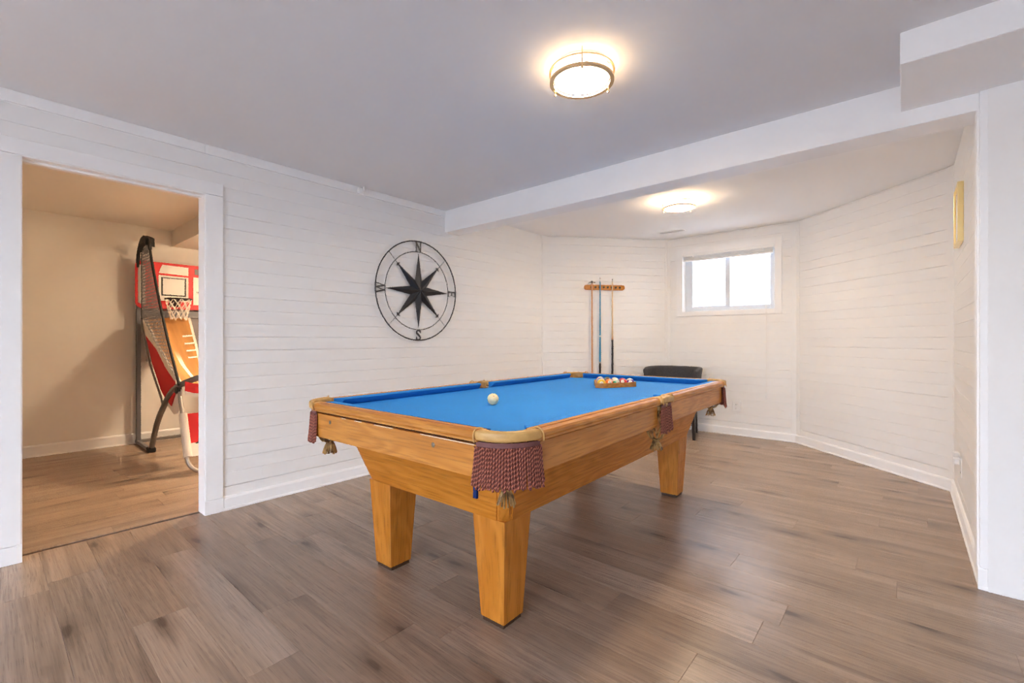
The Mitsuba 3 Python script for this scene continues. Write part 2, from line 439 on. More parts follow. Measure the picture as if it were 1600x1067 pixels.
def baseboard(key, a, b, label, ext0=0.0, ext1=0.0, mat='mat_trim', hgt=.090):
    a, b = np.array(a, float), np.array(b, float)
    L = np.linalg.norm(b - a); d = (b - a) / L; inw = np.array([-d[1], d[0]])
    prof = [(-.004, 0), (.018, 0), (.020, .004), (.018, .014), (.014, .018), (.014, hgt - .014), (.008, hgt - .003), (.004, hgt), (-.004, hgt)]
    rings = [[(*(a + d * s + inw * q), z) for q, z in prof] for s in (-ext0, L + ext1)]
    struct(key, loft(rings), mat, label)


baseboard('baseboard_left', CORN_L, (XL, DY1 + .103), 'white baseboard along the left wall beside the pool table')
baseboard('baseboard_near_left', (XL, DY0 - .106), (XL, YREAR), 'white baseboard left of the doorway')
baseboard('baseboard_back_left', CORN_BL, CORN_L, 'white baseboard under the cue rack')
baseboard('baseboard_back', CORN_BR, CORN_BL, 'white baseboard under the window')
baseboard('baseboard_back_right', CORN_R, CORN_BR, 'white baseboard along the slanting wall right of the window')
baseboard('baseboard_right', (XR, YF - .01), CORN_R, 'white baseboard along the right wall', hgt=.095)
baseboard('baseboard_near_right', (XFAR, YF), (XR - .020, YF), 'white baseboard below the grey wall at the right edge', hgt=.10)
baseboard('baseboard_hall', (HX0, HY1), (HX0, HY0), 'white baseboard behind the basketball game', hgt=.11)
# corner posts
struct('trim_pilaster', bx(.244, .308, YF - .018, YF + .02, .098, 2.172, .002), 'mat_trim', 'flat white corner board standing below the duct box at the right')
struct('trim_pilaster_side', bx(.236, .262, YF - .006, YF + .060, .098, 2.096, .002), 'mat_trim', 'thin white edge board turning onto the right wall')


def corner(key, P, dirs, label, w=.036, z0=.09, z1=HB - .002):
    ms = []
    for d in dirs:
        d = np.array(d, float); d /= np.linalg.norm(d)
        o = np.array(P, float)
        # inward normal: towards the room centre
        n = np.array([-d[1], d[0]])
        if n @ (np.array([-1.5, 3.8]) - o) < 0: n = -n
        m = bx(0, w, -.006, .004, z0, z1, .0012)
        ms.append(frame_mesh(m, (*o, 0), (*d, 0), (*n, 0), (0, 0, 1)) if np.cross(d, n) > 0 else frame_mesh(m, (*o, 0), (*d, 0), (*n, 0), (0, 0, 1)))
        if ms[-1].volume < 0: ms[-1].invert()
    struct(key, cat_(ms), 'mat_wall', label)


dBL = np.array(CORN_L) - np.array(CORN_BL); dBR = np.array(CORN_R) - np.array(CORN_BR)
corner('trim_1', CORN_L, [(0, -1), -dBL], 'slim white corner trim between the left wall and the cue rack wall', w=.026)
corner('trim_2', CORN_BL, [(1, 0), dBL], 'slim white corner trim left of the window')
corner('trim_3', CORN_BR, [(-1, 0), dBR], 'slim white corner trim right of the window', w=.045)
corner('trim_4', CORN_R, [-dBR, (0, -1)], 'slim white corner trim left of the gold frame')

# ------------------------------------------------------------------ window
w1 = thing('window_1', 'small white sliding window high in the back wall', None, kind='structure')
cas = [bx(-2.148, WX0, YB - .014, YB + .004, 1.372, 2.20, .0015), bx(WX1, -1.006, YB - .014, YB + .004, 1.372, 2.20, .0015),
       bx(WX0, WX1, YB - .014, YB + .004, 1.372, WZ0, .0015), bx(WX0, WX1, YB - .014, YB + .004, WZ1, 2.20, .0015)]
for n_, m in zip(('casing', 'casing', 'sill_casing', 'head_casing'), cas): add(n_, m, 'mat_trim', w1)
YG = 5.735
add('reveal', cat_([bx(WX0 - .012, WX0, YB, YG + .04, WZ0 - .01, WZ1 + .01), bx(WX1, WX1 + .012, YB, YG + .04, WZ0 - .01, WZ1 + .01),
                    bx(WX0 - .01, WX1 + .01, YB, YG + .04, WZ0 - .012, WZ0), bx(WX0 - .01, WX1 + .01, YB, YG + .04, WZ1, WZ1 + .012)]), 'mat_trim', w1)
gx0, gx1, gz0, gz1 = -1.995, -1.135, 1.482, 2.075
add('frame', cat_([bx(WX0, gx0, YG - .03, YG + .04, WZ0, WZ1, .003), bx(gx1, WX1, YG - .03, YG + .04, WZ0, WZ1, .003),
                   bx(gx0, gx1, YG - .03, YG + .04, WZ0, gz0, .003), bx(gx0, gx1, YG - .03, YG + .04, gz1, WZ1, .003)]), 'mat_vinyl_frame', w1)
add('sash', cat_([bx(gx0 - .012, gx0 + .014, YG - .036, YG + .02, gz0 - .01, gz1 + .01, .003), bx(gx0, -1.57, YG - .02, YG + .02, gz0 - .01, gz0 + .010, .003)]), 'mat_vinyl_frame', w1)
add('mullion', bx(-1.603, -1.552, YG - .034, YG + .03, gz0 - .01, gz1 + .01, .003), 'mat_vinyl_frame', w1)
for a, b, yy in ((gx0 + .01, -1.60, YG), (-1.555, gx1, YG + .02)):
    add('pane', trimesh.Trimesh([(a, yy, gz0), (b, yy, gz0), (b, yy, gz1), (a, yy, gz1)], [[0, 1, 2], [0, 2, 3]], process=False), 'mat_glass', w1)

bl = thing('window_blind', 'white venetian blind drawn up at the top of the window', 'blind')
add('headrail', bx(-2.062, -1.080, YB - .034, YB + .006, 2.088, 2.124, .003), 'mat_white_plastic', bl)
for i in range(7): add('slat', bx(-2.055, -1.088, YB - .030, YB + .000, 2.050 + i * .0052, 2.0528 + i * .0052), 'mat_white_plastic', bl)
add('bottom_rail', bx(-2.055, -1.088, YB - .028, YB + .000, 2.030, 2.048, .002), 'mat_white_plastic', bl)
for xx in (-1.94, -1.20): add('clip', bx(xx, xx + .022, YB - .040, YB - .034, 2.074, 2.10, .001), 'mat_white_plastic', bl)
cd = add('cord', cat_([tube([(-1.152 + dx, YB - .036, 2.09), (-1.152 + dx * .6, YB - .030, 1.30), (-1.153, YB - .026, .50)], .0013, 5) for dx in (-.004, .004)]), 'mat_net_white', bl)
add('bead', lathe([(.002, .94), (.006, .945), (.006, .960), (.002, .965)], 10, (-1.153, YB - .028, 0)), 'mat_white_plastic', cd)
add('tassel', lathe([(.002, .522), (.006, .515), (.008, .478), (.009, .452), (.003, .448)], 12, (-1.152, YB - .026, 0)), 'mat_white_plastic', cd)

# ------------------------------------------------------------------ lamps
def lamp(cx, cy, zc, power, label, group):
    L = thing('ceiling_lamp', label, 'lamp', group)
    add('base', lathe([(.0, zc), (.112, zc), (.112, zc - .016), (.104, zc - .020), (0, zc - .020)], 40, (cx, cy, 0)), 'mat_white_plastic', L, smooth=30)
    tint = (1.0, .775, .53)
    def outw(m):
        m = m.copy(); c = np.array(m.triangles_center); c[:, :2] -= (cx, cy); c[:, 2] -= zc - .045
        if (m.face_normals * c).sum() < 0: m.invert()
        return m
    add('drum', outw(lathe([(.118, zc - .020), (.121, zc - .026), (.121, zc - .060), (.118, zc - .064)], 48, (cx, cy, 0), cap=False)), 'mat_white_plastic', L, smooth=True, emitter={'type': 'area', 'radiance': rgb(*[power[0] * c for c in tint])})
    add('diffuser', outw(lathe([(.118, zc - .064), (.100, zc - .072), (.06, zc - .078), (.0005, zc - .081)], 48, (cx, cy, 0), cap=False)), 'mat_white_plastic', L, smooth=True, emitter={'type': 'area', 'radiance': rgb(*[power[1] * c for c in tint])})

    def ring(r, z, hh, w):
        a = np.linspace(0, 2 * PI, 64, endpoint=False)
        rr = [[((r + q) * math.cos(t) + cx, (r + q) * math.sin(t) + cy, z + zz) for q, zz in ((0, 0), (w, 0), (w, hh), (0, hh))] for t in a]
        return loft(rr, closed=True)
    add('upper_ring', ring(.135, zc - .034, .006, .009), 'mat_brass', L, smooth=30)
    add('lower_ring', ring(.124, zc - .074, .009, .017), 'mat_brass', L, smooth=30)
    for k in range(3):
        t = -1.0 + k * 2 * PI / 3
        px, py = cx + .138 * math.cos(t), cy + .138 * math.sin(t)
        add('post', tube([(px, py, zc), (px, py, zc - .080)], .0030, 8), 'mat_brass', L)
        add('finial', lathe([(.0005, zc - .091), (.005, zc - .089), (.006, zc - .084), (.003, zc - .078)], 10, (px, py, 0)), 'mat_brass', L)


lamp(-1.085, 1.735, H, LAMP_MAIN, 'lit round ceiling lamp with brass rings above the pool table', None)
lamp(-1.540, 4.085, HB, LAMP_BAY, 'lit round ceiling lamp in the bay near the window', None)
lamp(-4.45, 2.25, 2.11, LAMP_HALL, 'round ceiling lamp lighting the room beyond the doorway', None)

# ------------------------------------------------------------------ pool table
TX, TY, TPHI = -1.5708, 2.2491, 0.0274
M = np.eye(4); M[:2, :2] = [[math.cos(TPHI), -math.sin(TPHI)], [math.sin(TPHI), math.cos(TPHI)]]; M[:2, 3] = TX, TY
M_BASE = M.copy(); M[:2, 3] += M[:2, 0] * -.003        # the top sits a little to one side of its base
W_, L_, ZT, ZR, ZBED = .655, 1.240, .800, .764, .7625
pt = thing('pool_table', 'oak pool table with blue felt and fringed leather pockets', 'pool table')


def tadd(key, mesh, mat, parent=pt, base=False, **kw):
    mesh = mesh.copy(); mesh.apply_transform(M_BASE if base else M)
    return add(key, mesh, mat, parent, **kw)


pockets = [(sx * .548, sy * 1.136, 'c', sx, sy) for sx in (1, -1) for sy in (-1, 1)] + [(sx * .618, 0, 's', sx, 0) for sx in (1, -1)]
bed = sbox(-.602, -1.190, .602, 1.190).buffer(-.125).buffer(.125, 14)
for x, y, t_, sx, sy in pockets:
    bed = bed.difference(Point(x + (.012 * sx if t_ == 'c' else .0), y + .012 * sy).buffer(.058 if t_ == 'c' else .05, 24))
tadd('bed', extr(bed, ZBED - .006, ZBED), 'mat_felt')
tadd('slate_gap_filler', extr(bed.buffer(.003), ZBED - .030, ZBED - .004), 'mat_dark')  # near-black filler hides the felt edge, painting the rail gap's shade
# cushions
def cushion(side, y0, y1, e0, e1):
    """long rail cushion on x=+ side, nose at .559; e = lengthening of the back edge per unit depth"""
    prof = [(.603, ZT - .001), (.572, ZT - .0005), (.561, ZT - .003), (.559, ZT - .007), (.5625, ZT - .011), (.572, ZBED + .014), (.590, ZBED), (.603, ZBED)]
    r0 = [(x, y0 - e0 * (x - .559), z) for x, z in prof]; r1 = [(x, y1 + e1 * (x - .559), z) for x, z in prof]
    return loft([r0, r1])


def mirror(m, sx=1, sy=1):
    m = m.copy(); m.apply_transform(np.diag([sx, sy, 1, 1.0]))
    if sx * sy < 0: m.invert()
    return m


for sx in (1, -1):
    c = cushion(0, .066, 1.133 - .080, .25, .85)
    tadd('cushion', mirror(c, sx, 1), 'mat_felt', smooth=25); tadd('cushion', mirror(c, sx, -1), 'mat_felt', smooth=25)
c = cushion(0, -.559 + .080, .559 - .080, .85, .85)
c.apply_translation((1.133 - .559, 0, 0))
R90 = np.eye(4); R90[:2, :2] = [[0, 1], [-1, 0]]
c.apply_transform(R90)                     # now at y = -1.118 .. running along x
tadd('cushion', c, 'mat_felt', smooth=25); tadd('cushion', mirror(c, 1, -1), 'mat_felt', smooth=25)
# wooden rails
rp = [(.602, ZR), (.602, ZT), (.627, ZT + .0005), (.6285, ZT - .004), (.633, ZT - .004), (.635, ZT - .0005), (.643, ZT - .001), (.650, ZT - .006), (.6545, ZT - .014), (.655, ZT - .022), (.651, ZT - .029), (.652, ZR), ]


def rail(y0, y1, n=2):
    return loft([[(x, y, z) for x, z in rp] for y in np.linspace(y0, y1, n)])


for sx in (1, -1):
    r = rail(.070, 1.098)
    tadd('rail', mirror(r, sx, 1), 'mat_oak_y', uv=(random.random(), 0)); tadd('rail', mirror(r, sx, -1), 'mat_oak_y', uv=(random.random(), 0))
r = rail(-.510, .510); r.apply_translation((L_ - W_, 0, 0)); r.apply_transform(R90)
tadd('rail', r, 'mat_oak_x', uv=(.21, 0)); tadd('rail', mirror(r, 1, -1), 'mat_oak_x', uv=(.77, 0))
# apron boards
for sx in (1, -1):
    for sy in (1, -1):
        a, b = sorted((sy * .070, sy * (1.085 if sx > 0 or sy > 0 else 1.045)))
        tadd('apron', bx(*(sorted((sx * .617, sx * .637))), a, b, .655, .757, .0015), 'mat_oak_y', uv=(random.random(), 0))
na = tadd('apron', bx(-.555, .502, -1.224, -1.204, .645, .752, .0015), 'mat_oak_x', uv=(.33, 0))
scene['mat_worn'] = prin((.66, .52, .36), .7)
for a_, b_ in ((-.30, -.27), (-.20, -.15), (-.06, .06), (.22, .487)): tadd('worn_edge', bx(a_, b_, -1.2248, -1.222, .7490, .7526), 'mat_worn', na, label='pale worn top edge')
fa = tadd('apron', bx(-.500, .500, 1.204, 1.224, .650, .755, .0015), 'mat_oak_x', uv=(.63, 0))
for xx in (-.395, .290): tadd('bolt', frame_mesh(lathe([(.009, 0), (.009, .0015), (.004, .003), (.0005, .003)], 14), (xx, -1.224, .722), (1, 0, 0), (0, 0, 1), (0, -1, 0)), 'mat_screw', na)
for xx in (-.4, .3): tadd('bolt', frame_mesh(lathe([(.009, 0), (.009, .0015), (.004, .003), (.0005, .003)], 14), (xx, 1.224, .722), (-1, 0, 0), (0, 0, 1), (0, 1, 0)), 'mat_screw', fa)
# worn pale edge strip on top of the near apron, felt tag below its end
tadd('felt_tag', bx(.474, .490, -1.216, -1.206, .575, .660, .001), 'mat_felt_edge', label='dark blue felt tag hanging from the near apron')
# cabinet, slanting inward at its ends
def cab_ring(hx, hy, ch, z):
    return [(hx - ch, -hy, z), (hx, -hy + ch, z), (hx, hy - ch, z), (hx - ch, hy, z), (-hx + ch, hy, z), (-hx, hy - ch, z), (-hx, -hy + ch, z), (-hx + ch, -hy, z)]


B0, B1 = cab_ring(.430, 1.003, .033, .415), cab_ring(.505, 1.088, .033, .665)
tadd('cabinet', hull(B0 + B1), 'mat_oak_deep_y', uv=(.5, 0), base=True)
# near and far ends get panels with the grain across
for sy in (-1, 1):
    P = [(-.390, sy * 1.003, .416), (.390, sy * 1.003, .416), (.465, sy * 1.088, .664), (-.465, sy * 1.088, .664)]
    tadd('end_panel', hull(P + [(x, y + sy * .004, z) for x, y, z in P]), 'mat_oak_deep_x', uv=(.15 + .3 * sy, 0), base=True)
for sx in (-1, 1):
    P = [(sx * .430, -.966, .416), (sx * .430, .966, .416), (sx * .505, 1.050, .664), (sx * .505, -1.050, .664)]
    tadd('side_panel', hull(P + [(x + sx * .004, y, z) for x, y, z in P]), 'mat_oak_deep_y', uv=(.55 + .3 * sx, 0), base=True)
    for sy in (-1, 1):
        a0, a1 = np.array([sx * .399, sy * 1.003, .416]), np.array([sx * .430, sy * .972, .416])
        b0, b1 = np.array([sx * .474, sy * 1.088, .664]), np.array([sx * .505, sy * 1.057, .664])
        q = lambda a, b, t: a + (b - a) * t
        n_ = np.array([sx, sy, 0]) * .004
        P = [q(a0, a1, .14), q(a0, a1, .86), q(b0, b1, .86), q(b0, b1, .14)]
        tadd('corner_strip', hull(P + [x + n_ for x in P]), 'mat_oak_deep_z', uv=(random.random(), 0), base=True)
tadd('slate_frame', bx(-.43, .43, -1.06, 1.06, .664, ZBED - .030), 'mat_oak_y', uv=(.1, 0))
for sx in (1, -1):
    for sy in (-1, 1):
        cx, cy = sx * .346, sy * .923
        b, t_ = .0585, .081
        c_ = .0015
        def sq(h, z): return [(cx + u * h + (0 if k else -np.sign(u) * c_), cy + v * h + (-np.sign(v) * c_ if k else 0), z) for u in (-1, 1) for v in (-1, 1) for k in (0, 1)]
        lg = tadd('leg', hull(sq(b, .018) + sq(t_, .416)), 'mat_oak_deep_z', uv=(random.random(), 0), base=True)
        tadd('foot_pad', bx(cx - .053, cx + .053, cy - .053, cy + .053, 0, .019, .001), 'mat_footpad', lg, base=True)


# pockets
def rope(path, r=.0026, twist=70.0, seg=5):
    """two strands twisted about a path"""
    path = np.array(path); d = np.r_[0, np.cumsum(np.linalg.norm(np.diff(path, axis=0), axis=1))]
    tan = np.gradient(path, axis=0); tan /= np.linalg.norm(tan, axis=1, keepdims=True)
    u = np.cross(tan, [0.31, 0.95, 0.02]); u /= np.linalg.norm(u, axis=1, keepdims=True); w = np.cross(tan, u)
    out = []
    p0_ = rng.uniform(0, 2 * PI)
    for ph in (p0_, p0_ + PI):
        a = d * twist * 2 * PI + ph
        out.append(tube(path + r * .55 * (np.cos(a)[:, None] * u + np.sin(a)[:, None] * w), r * .72, seg, cap=False))
    return out


def arc(cx, cy, r, a0, a1, n):
    a = np.linspace(a0, a1, n)
    return np.stack([cx + r * np.cos(a), cy + r * np.sin(a)], 1)


def rounded_slab(poly, z0, z1, b):
    """slab with rounded outer edges: stacked insets"""
    ms = []
    steps = [(z0, b), (z0 + b * .3, b * .3), (z0 + b, 0), (z1 - b, 0), (z1 - b * .3, b * .3), (z1, b)]
    rings = []
    for z, i in steps:
        q = poly.buffer(-i, join_style=1) if i else poly
        if q.geom_type != 'Polygon': q = max(q.geoms, key=lambda g: g.area)
        c_ = np.array(q.exterior.coords)[:-1]
        # resample to equal number by arc length starting at the point of greatest x+... (consistent)
        s = np.r_[0, np.cumsum(np.linalg.norm(np.diff(np.vstack([c_, c_[:1]]), axis=0), axis=1))]
        st = 0
        ref = np.array(poly.exterior.coords[0])
        ls = LineString(np.vstack([c_, c_[:1]])); st = ls.project(Point(ref))
        pts = [ls.interpolate((st + ls.length * k / 72) % ls.length) for k in range(72)]
        if LineString(c_).is_ring: pass
        rings.append([(p.x, p.y, z) for p in pts])
    side = loft(rings, cap=False)
    top = extr(Polygon([(x, y) for x, y, _ in rings[-1]]).buffer(0), z1 - .0005, z1)
    bot = extr(Polygon([(x, y) for x, y, _ in rings[0]]).buffer(0), z0, z0 + .0005)
    return cat_([side, top, bot])


def pocket(x, y, kind, sx, sy, name):
    pk = tadd
    if kind == 'c':
        ax, ay, R0 = sx * .507, sy * 1.090, .150
        mid = math.atan2(sy, sx)
        outer = arc(ax, ay, R0 + .004, mid - PI / 4, mid + PI / 4, 24)
        hole = Point(x, y).buffer(.068, 32)
        sector = Polygon(np.vstack([outer, [[ax, ay]]])).buffer(.0005)
        lip = sector.difference(hole).difference(Polygon([(ax - sx * .05, ay - sy * .05), (x + sx * .01, ay - sy * .05), (x + sx * .02, y + sy * .02), (ax - sx * .05, y + sy * .01)]))
        if lip.geom_type != 'Polygon': lip = max(lip.geoms, key=lambda g: g.area)
    else:
        hole = Point(sx * .605, 0).buffer(.052, 32)
        lip = sbox(*((sx * .603, -.076, sx * .668, .076) if sx > 0 else (sx * .668, -.076, sx * .603, .076))).buffer(-.012).buffer(.012).difference(hole)
        if lip.geom_type != 'Polygon': lip = max(lip.geoms, key=lambda g: g.area)
    lk = tadd('pocket', rounded_slab(lip, ZR + .006, ZT + .004, .009), 'mat_leather', smooth=45, label=f'tan leather pocket with a dark red fringe, {name}')
    # lacing at the lip's two ends
    if kind == 'c':
        ends = [outer[0], outer[-1]]
    else:
        ends = [np.array([sx * .664, -.070]), np.array([sx * .664, .070])]
    for e in ends:
        c0 = np.array([x, y]) if kind == 'c' else np.array([sx * .60, 0])
        inn = (c0 - e) / np.linalg.norm(c0 - e)
        tng = np.array([-inn[1], inn[0]])
        loop = [(*(e + inn * .030), ZT + .006), (*(e + inn * .004 + tng * .004), ZT + .003), (*(e - inn * .004), ZT - .016), (*(e - inn * .003 - tng * .004), ZR + .002)]
        tadd('lace', tube(smooth_path(loop, 14), .0028, 6), 'mat_leather', lk)
    # drop lining (strap basket)
    bc = np.array([x, y]) + np.array([sx, sy]) * .002 if kind == 'c' else np.array([sx * .602, 0])
    br_ = .058 if kind == 'c' else .048
    dep = .160 if kind == 'c' else .185
    # leather lining at the back of the hole
    lc, lr = ((np.array([x, y]), .067) if kind == 'c' else (np.array([sx * .605, 0]), .051))
    am = math.atan2(sy, sx)
    tadd('lining', loft([[(lc[0] + (lr + o) * math.cos(t), lc[1] + (lr + o) * math.sin(t), z) for o, z in ((0, ZBED - .03), (.003, ZBED - .03), (.003, ZT - .002), (0, ZT - .002))] for t in np.linspace(am - 1.25, am + 1.25, 24)]), 'mat_leather', lk, smooth=30)
    ms = []
    n = 9
    for k in range(n):
        for dirn in (1, -1):
            p = []
            for t in np.linspace(0, 1, 18):
                ang = 2 * PI * k / n + dirn * t * 1.15
                rr = br_ * (1 - t ** 5) ** .5 * (1 - .15 * t) + .008
                p.append((bc[0] + rr * math.cos(ang), bc[1] + rr * math.sin(ang), ZR - .004 - dep * t))
            ms.append(tube(p, .0042, 5, flat=.55))
    a = np.arange(32) / 32 * 2 * PI
    ms.append(tube(np.stack([bc[0] + (br_ + .006) * np.cos(a), bc[1] + (br_ + .006) * np.sin(a), np.full(32, ZR - .006)], 1), .005, 6, closed=True))
    bk = tadd('basket', cat_(ms), 'mat_strap', lk, smooth=40)
    ts = []
    for k in range(16):
        ang = 2 * PI * k / 16 + .1
        r0, r1 = .010, .027 + .006 * rng.random()
        z0, z1 = ZR - dep, ZR - dep - .050 - .010 * rng.random()
        p = [(bc[0] + r0 * math.cos(ang), bc[1] + r0 * math.sin(ang), z0), (bc[0] + (r0 + r1) * .55 * math.cos(ang), bc[1] + (r0 + r1) * .55 * math.sin(ang), (z0 + z1) / 2), (bc[0] + r1 * math.cos(ang), bc[1] + r1 * math.sin(ang), z1)]
        ts.append(tube(p, .0052, 6, flat=.4))
    ts.append(lathe([(.0005, ZR - dep + .004), (.014, ZR - dep), (.014, ZR - dep - .008), (.0005, ZR - dep - .012)], 16, (bc[0], bc[1], 0)))
    tadd('tassel', cat_(ts), 'mat_strap', lk, smooth=40)
    # fringe
    if kind == 'c':
        span = arc(ax, ay, R0 - .006, mid - PI / 4 - .02, mid + PI / 4 + .02, 28)
        pth = arc(ax, ay, R0 - .010, mid - PI / 4 - .02, mid + PI / 4 + .02, 24)
        cen = np.array([ax, ay]); spread = .010
    else:
        span = np.stack([np.full(16, sx * .655), np.linspace(-.060, .060, 16)], 1)
        pth = span.copy(); cen = np.array([sx * .40, 0]); spread = .008
    tadd('fringe_band', loft([[(*(q + (q - cen) / np.linalg.norm(q - cen) * o), z) for o, z in ((-.002, ZR - .016), (.003, ZR - .016), (.003, ZR + .002), (-.002, ZR + .002))] for q in pth]), 'mat_fringe_band', lk)
    fs = []
    for layer in (0, 1):
        for i, q in enumerate(span):
            out = (q - cen) / np.linalg.norm(q - cen)
            ln = .128 + rng.uniform(-.006, .006) - .006 * layer
            wob = rng.uniform(-.004, .004)
            tg = np.array([-out[1], out[0]])
            p0 = q + out * (.002 - .005 * layer) + tg * (.0040 * layer)
            fan = (q - span.mean(0)) @ tg / .06
            zz = np.linspace(ZR - .014, ZR - .014 - ln, 44)
            t = np.linspace(0, 1, 44)[:, None]
            side = (.014 if kind == 's' else .003) * fan
            xy = p0 + out * (spread * t ** 1.5) + tg * (side * t + wob * t ** 2)
            fs.append(rope(np.c_[xy, zz], .0037, 72))
    fcol = np.vstack([np.tile(c_, (len(m_.vertices), 1)) for pair in fs for m_, c_ in zip(pair, ((.36, .11, .066), (.12, .028, .019)))])  # paler strand paints the cord highlights, darker strand the shaded gaps
    tadd('fringe', cat_([m_ for pair in fs for m_ in pair]), 'mat_fringe', lk, smooth=True, color=fcol, kind='stuff', label='dark red twisted cord fringe')


names = {(1, -1): 'nearest corner', (1, 1): 'far right corner', (-1, -1): 'left end corner', (-1, 1): 'far left corner', (1, 0): 'middle of the right side', (-1, 0): 'middle of the left side'}
for x, y, k_, sx, sy in pockets: pocket(x, y, k_, sx, sy, names[(sx, sy)])

# ------------------------------------------------------------------ balls and rack
BR = .028575


def ball(pos, num, label, rot):
    cols = {1: (.80, .50, .02), 2: (.02, .06, .40), 3: (.70, .03, .03), 4: (.12, .03, .25), 5: (.85, .20, .02), 6: (.01, .20, .08), 7: (.25, .03, .03), 8: (.012, .012, .014)}
    m = trimesh.creation.icosphere(4, BR)
    v = m.vertices / BR
    cream = np.array([.80, .74, .58])
    if num == 0:
        col = np.tile([.80, .67, .38], (len(v), 1))
        d = np.linalg.norm(v - np.array([.62, -.45, .64]) / np.linalg.norm([.62, -.45, .64]), axis=1)
        col[d < .12] = (.45, .10, .05)
        Rm = np.eye(3)
    else:
        base = np.array(cols[num if num <= 8 else num - 8])
        col = np.tile(base, (len(v), 1))
        if num > 8: col[np.abs(v[:, 2]) > .52] = cream
        for s in (1, -1): col[np.linalg.norm(v - [s, 0, 0], axis=1) < .46] = cream
        Rm = trimesh.transformations.euler_matrix(*rot)[:3, :3]
    m.vertices = m.vertices @ Rm.T + pos
    k = add('cue_ball' if num == 0 else 'billiard_ball', m, 'mat_ball', smooth=True, color=col, label=label, cat='ball', group=None if num == 0 else 'balls in the wooden triangle')
    if num:
        t = meshkit.text_mesh(str(num), .009, .0012)
        t.apply_translation(-t.bounds.mean(0)); 
        v2 = np.array(t.vertices)
        # wrap on the sphere around +x
        ang_y, ang_z = v2[:, 0] / BR, v2[:, 1] / BR
        rr = BR + .0003 + v2[:, 2] * .2
        w = np.stack([np.cos(ang_z) * np.cos(ang_y), np.cos(ang_z) * np.sin(ang_y), np.sin(ang_z)], 1) * rr[:, None]
        t.vertices = w @ Rm.T + pos
        add('number', t, 'mat_dark', k)


scene['mat_ball'] = prin({'type': 'mesh_attribute', 'name': 'vertex_color'}, 0.08, specular=0.6, clearcoat=0.6)


def tl(x, y, z):
    return (M @ np.array([x, y, z, 1]))[:3]


ball(tl(-.008, -.572, ZBED + BR + .0004), 0, 'cream cue ball alone on the blue felt', (0, 0, 0))
A_ = np.array([.034, .443]); t_dir = np.array([.166, .297]); t_dir /= np.linalg.norm(t_dir); n_away = np.array([-t_dir[1], t_dir[0]])
midf = A_ + t_dir * .165
D_ = 2 * BR + .0003
front = [1, 5, 14, 3, 12]
rest = [[9, 8, 10, 4], [2, 7, 15], [13, 6], [11]]
cen = {}
names_b = {1: 'solid yellow', 2: 'solid blue', 3: 'solid red', 4: 'solid purple', 5: 'solid orange', 6: 'solid green', 7: 'solid maroon', 8: 'black', 9: 'yellow striped', 10: 'blue striped', 11: 'red striped', 12: 'dark purple striped', 13: 'orange striped', 14: 'green striped', 15: 'maroon striped'}
where = ['at the left end of the front row in the triangle', 'second from the left in the front row of the triangle', 'in the middle of the front row of the triangle', 'second from the right in the front row of the triangle', 'at the right end of the front row in the triangle']
tri_pts = []
for r in range(5):
    ns = ([front] + rest)[r]
    for i, num in enumerate(ns):
        off = (i - (len(ns) - 1) / 2) * D_
        c = midf + n_away * (BR + .014 + r * D_ * .866) + t_dir * off
        pos = tl(c[0], c[1], ZBED + BR + .0004)
        if r in (0, 4) and i in (0, len(ns) - 1): tri_pts.append(c)
        vd = np.array([0, 0, CAM_H]) - pos
        az = math.atan2(vd[1], vd[0]) + rng.uniform(-.6, .6)
        ball(pos, num, f'{names_b[num]} billiard ball ' + (where[i] if r == 0 else f'with number {num} behind the front row of the triangle'), (rng.uniform(-.5, .5), rng.uniform(-.5, .1), az))
tp = Polygon([tri_pts[0], tri_pts[1], tri_pts[2]])
outer, inner = tp.buffer(BR + .0145, 10), tp.buffer(BR + .0015, 10)
rk = extr(outer.difference(inner), ZBED + .001, ZBED + .032)
rk.apply_transform(M)
add('ball_rack', rk, 'mat_oak_y', uv=(.9, 0), label='wooden triangle rack holding the billiard balls on the felt', cat='ball rack')

# ------------------------------------------------------------------ cue rack and cues
wd = np.array([*(np.array(CORN_L) - np.array(CORN_BL)), 0]); wd = -wd / np.linalg.norm(wd)           # along wall, left to right
wn = np.array([wd[1], -wd[0], 0])                                                                      # into the room
if wn @ np.array([1, -1, 0]) < 0: wn = -wn
W0 = np.array([CORN_L[0], CORN_L[1], 0])


def on_wall(x, y):
    return (np.array([x, y, 0]) - W0) @ wd


def wl(m): return frame_mesh(m, W0, wd, wn, (0, 0, 1)) if np.cross(wd, wn)[2] > 0 else _flip(m)


def _flip(m):
    m = m.copy(); v = np.array(m.vertices)
    m.vertices = W0 + v[:, :1] * wd + v[:, 1:2] * wn + v[:, 2:] * np.array([0, 0, 1.0])
    m.invert()
    return m


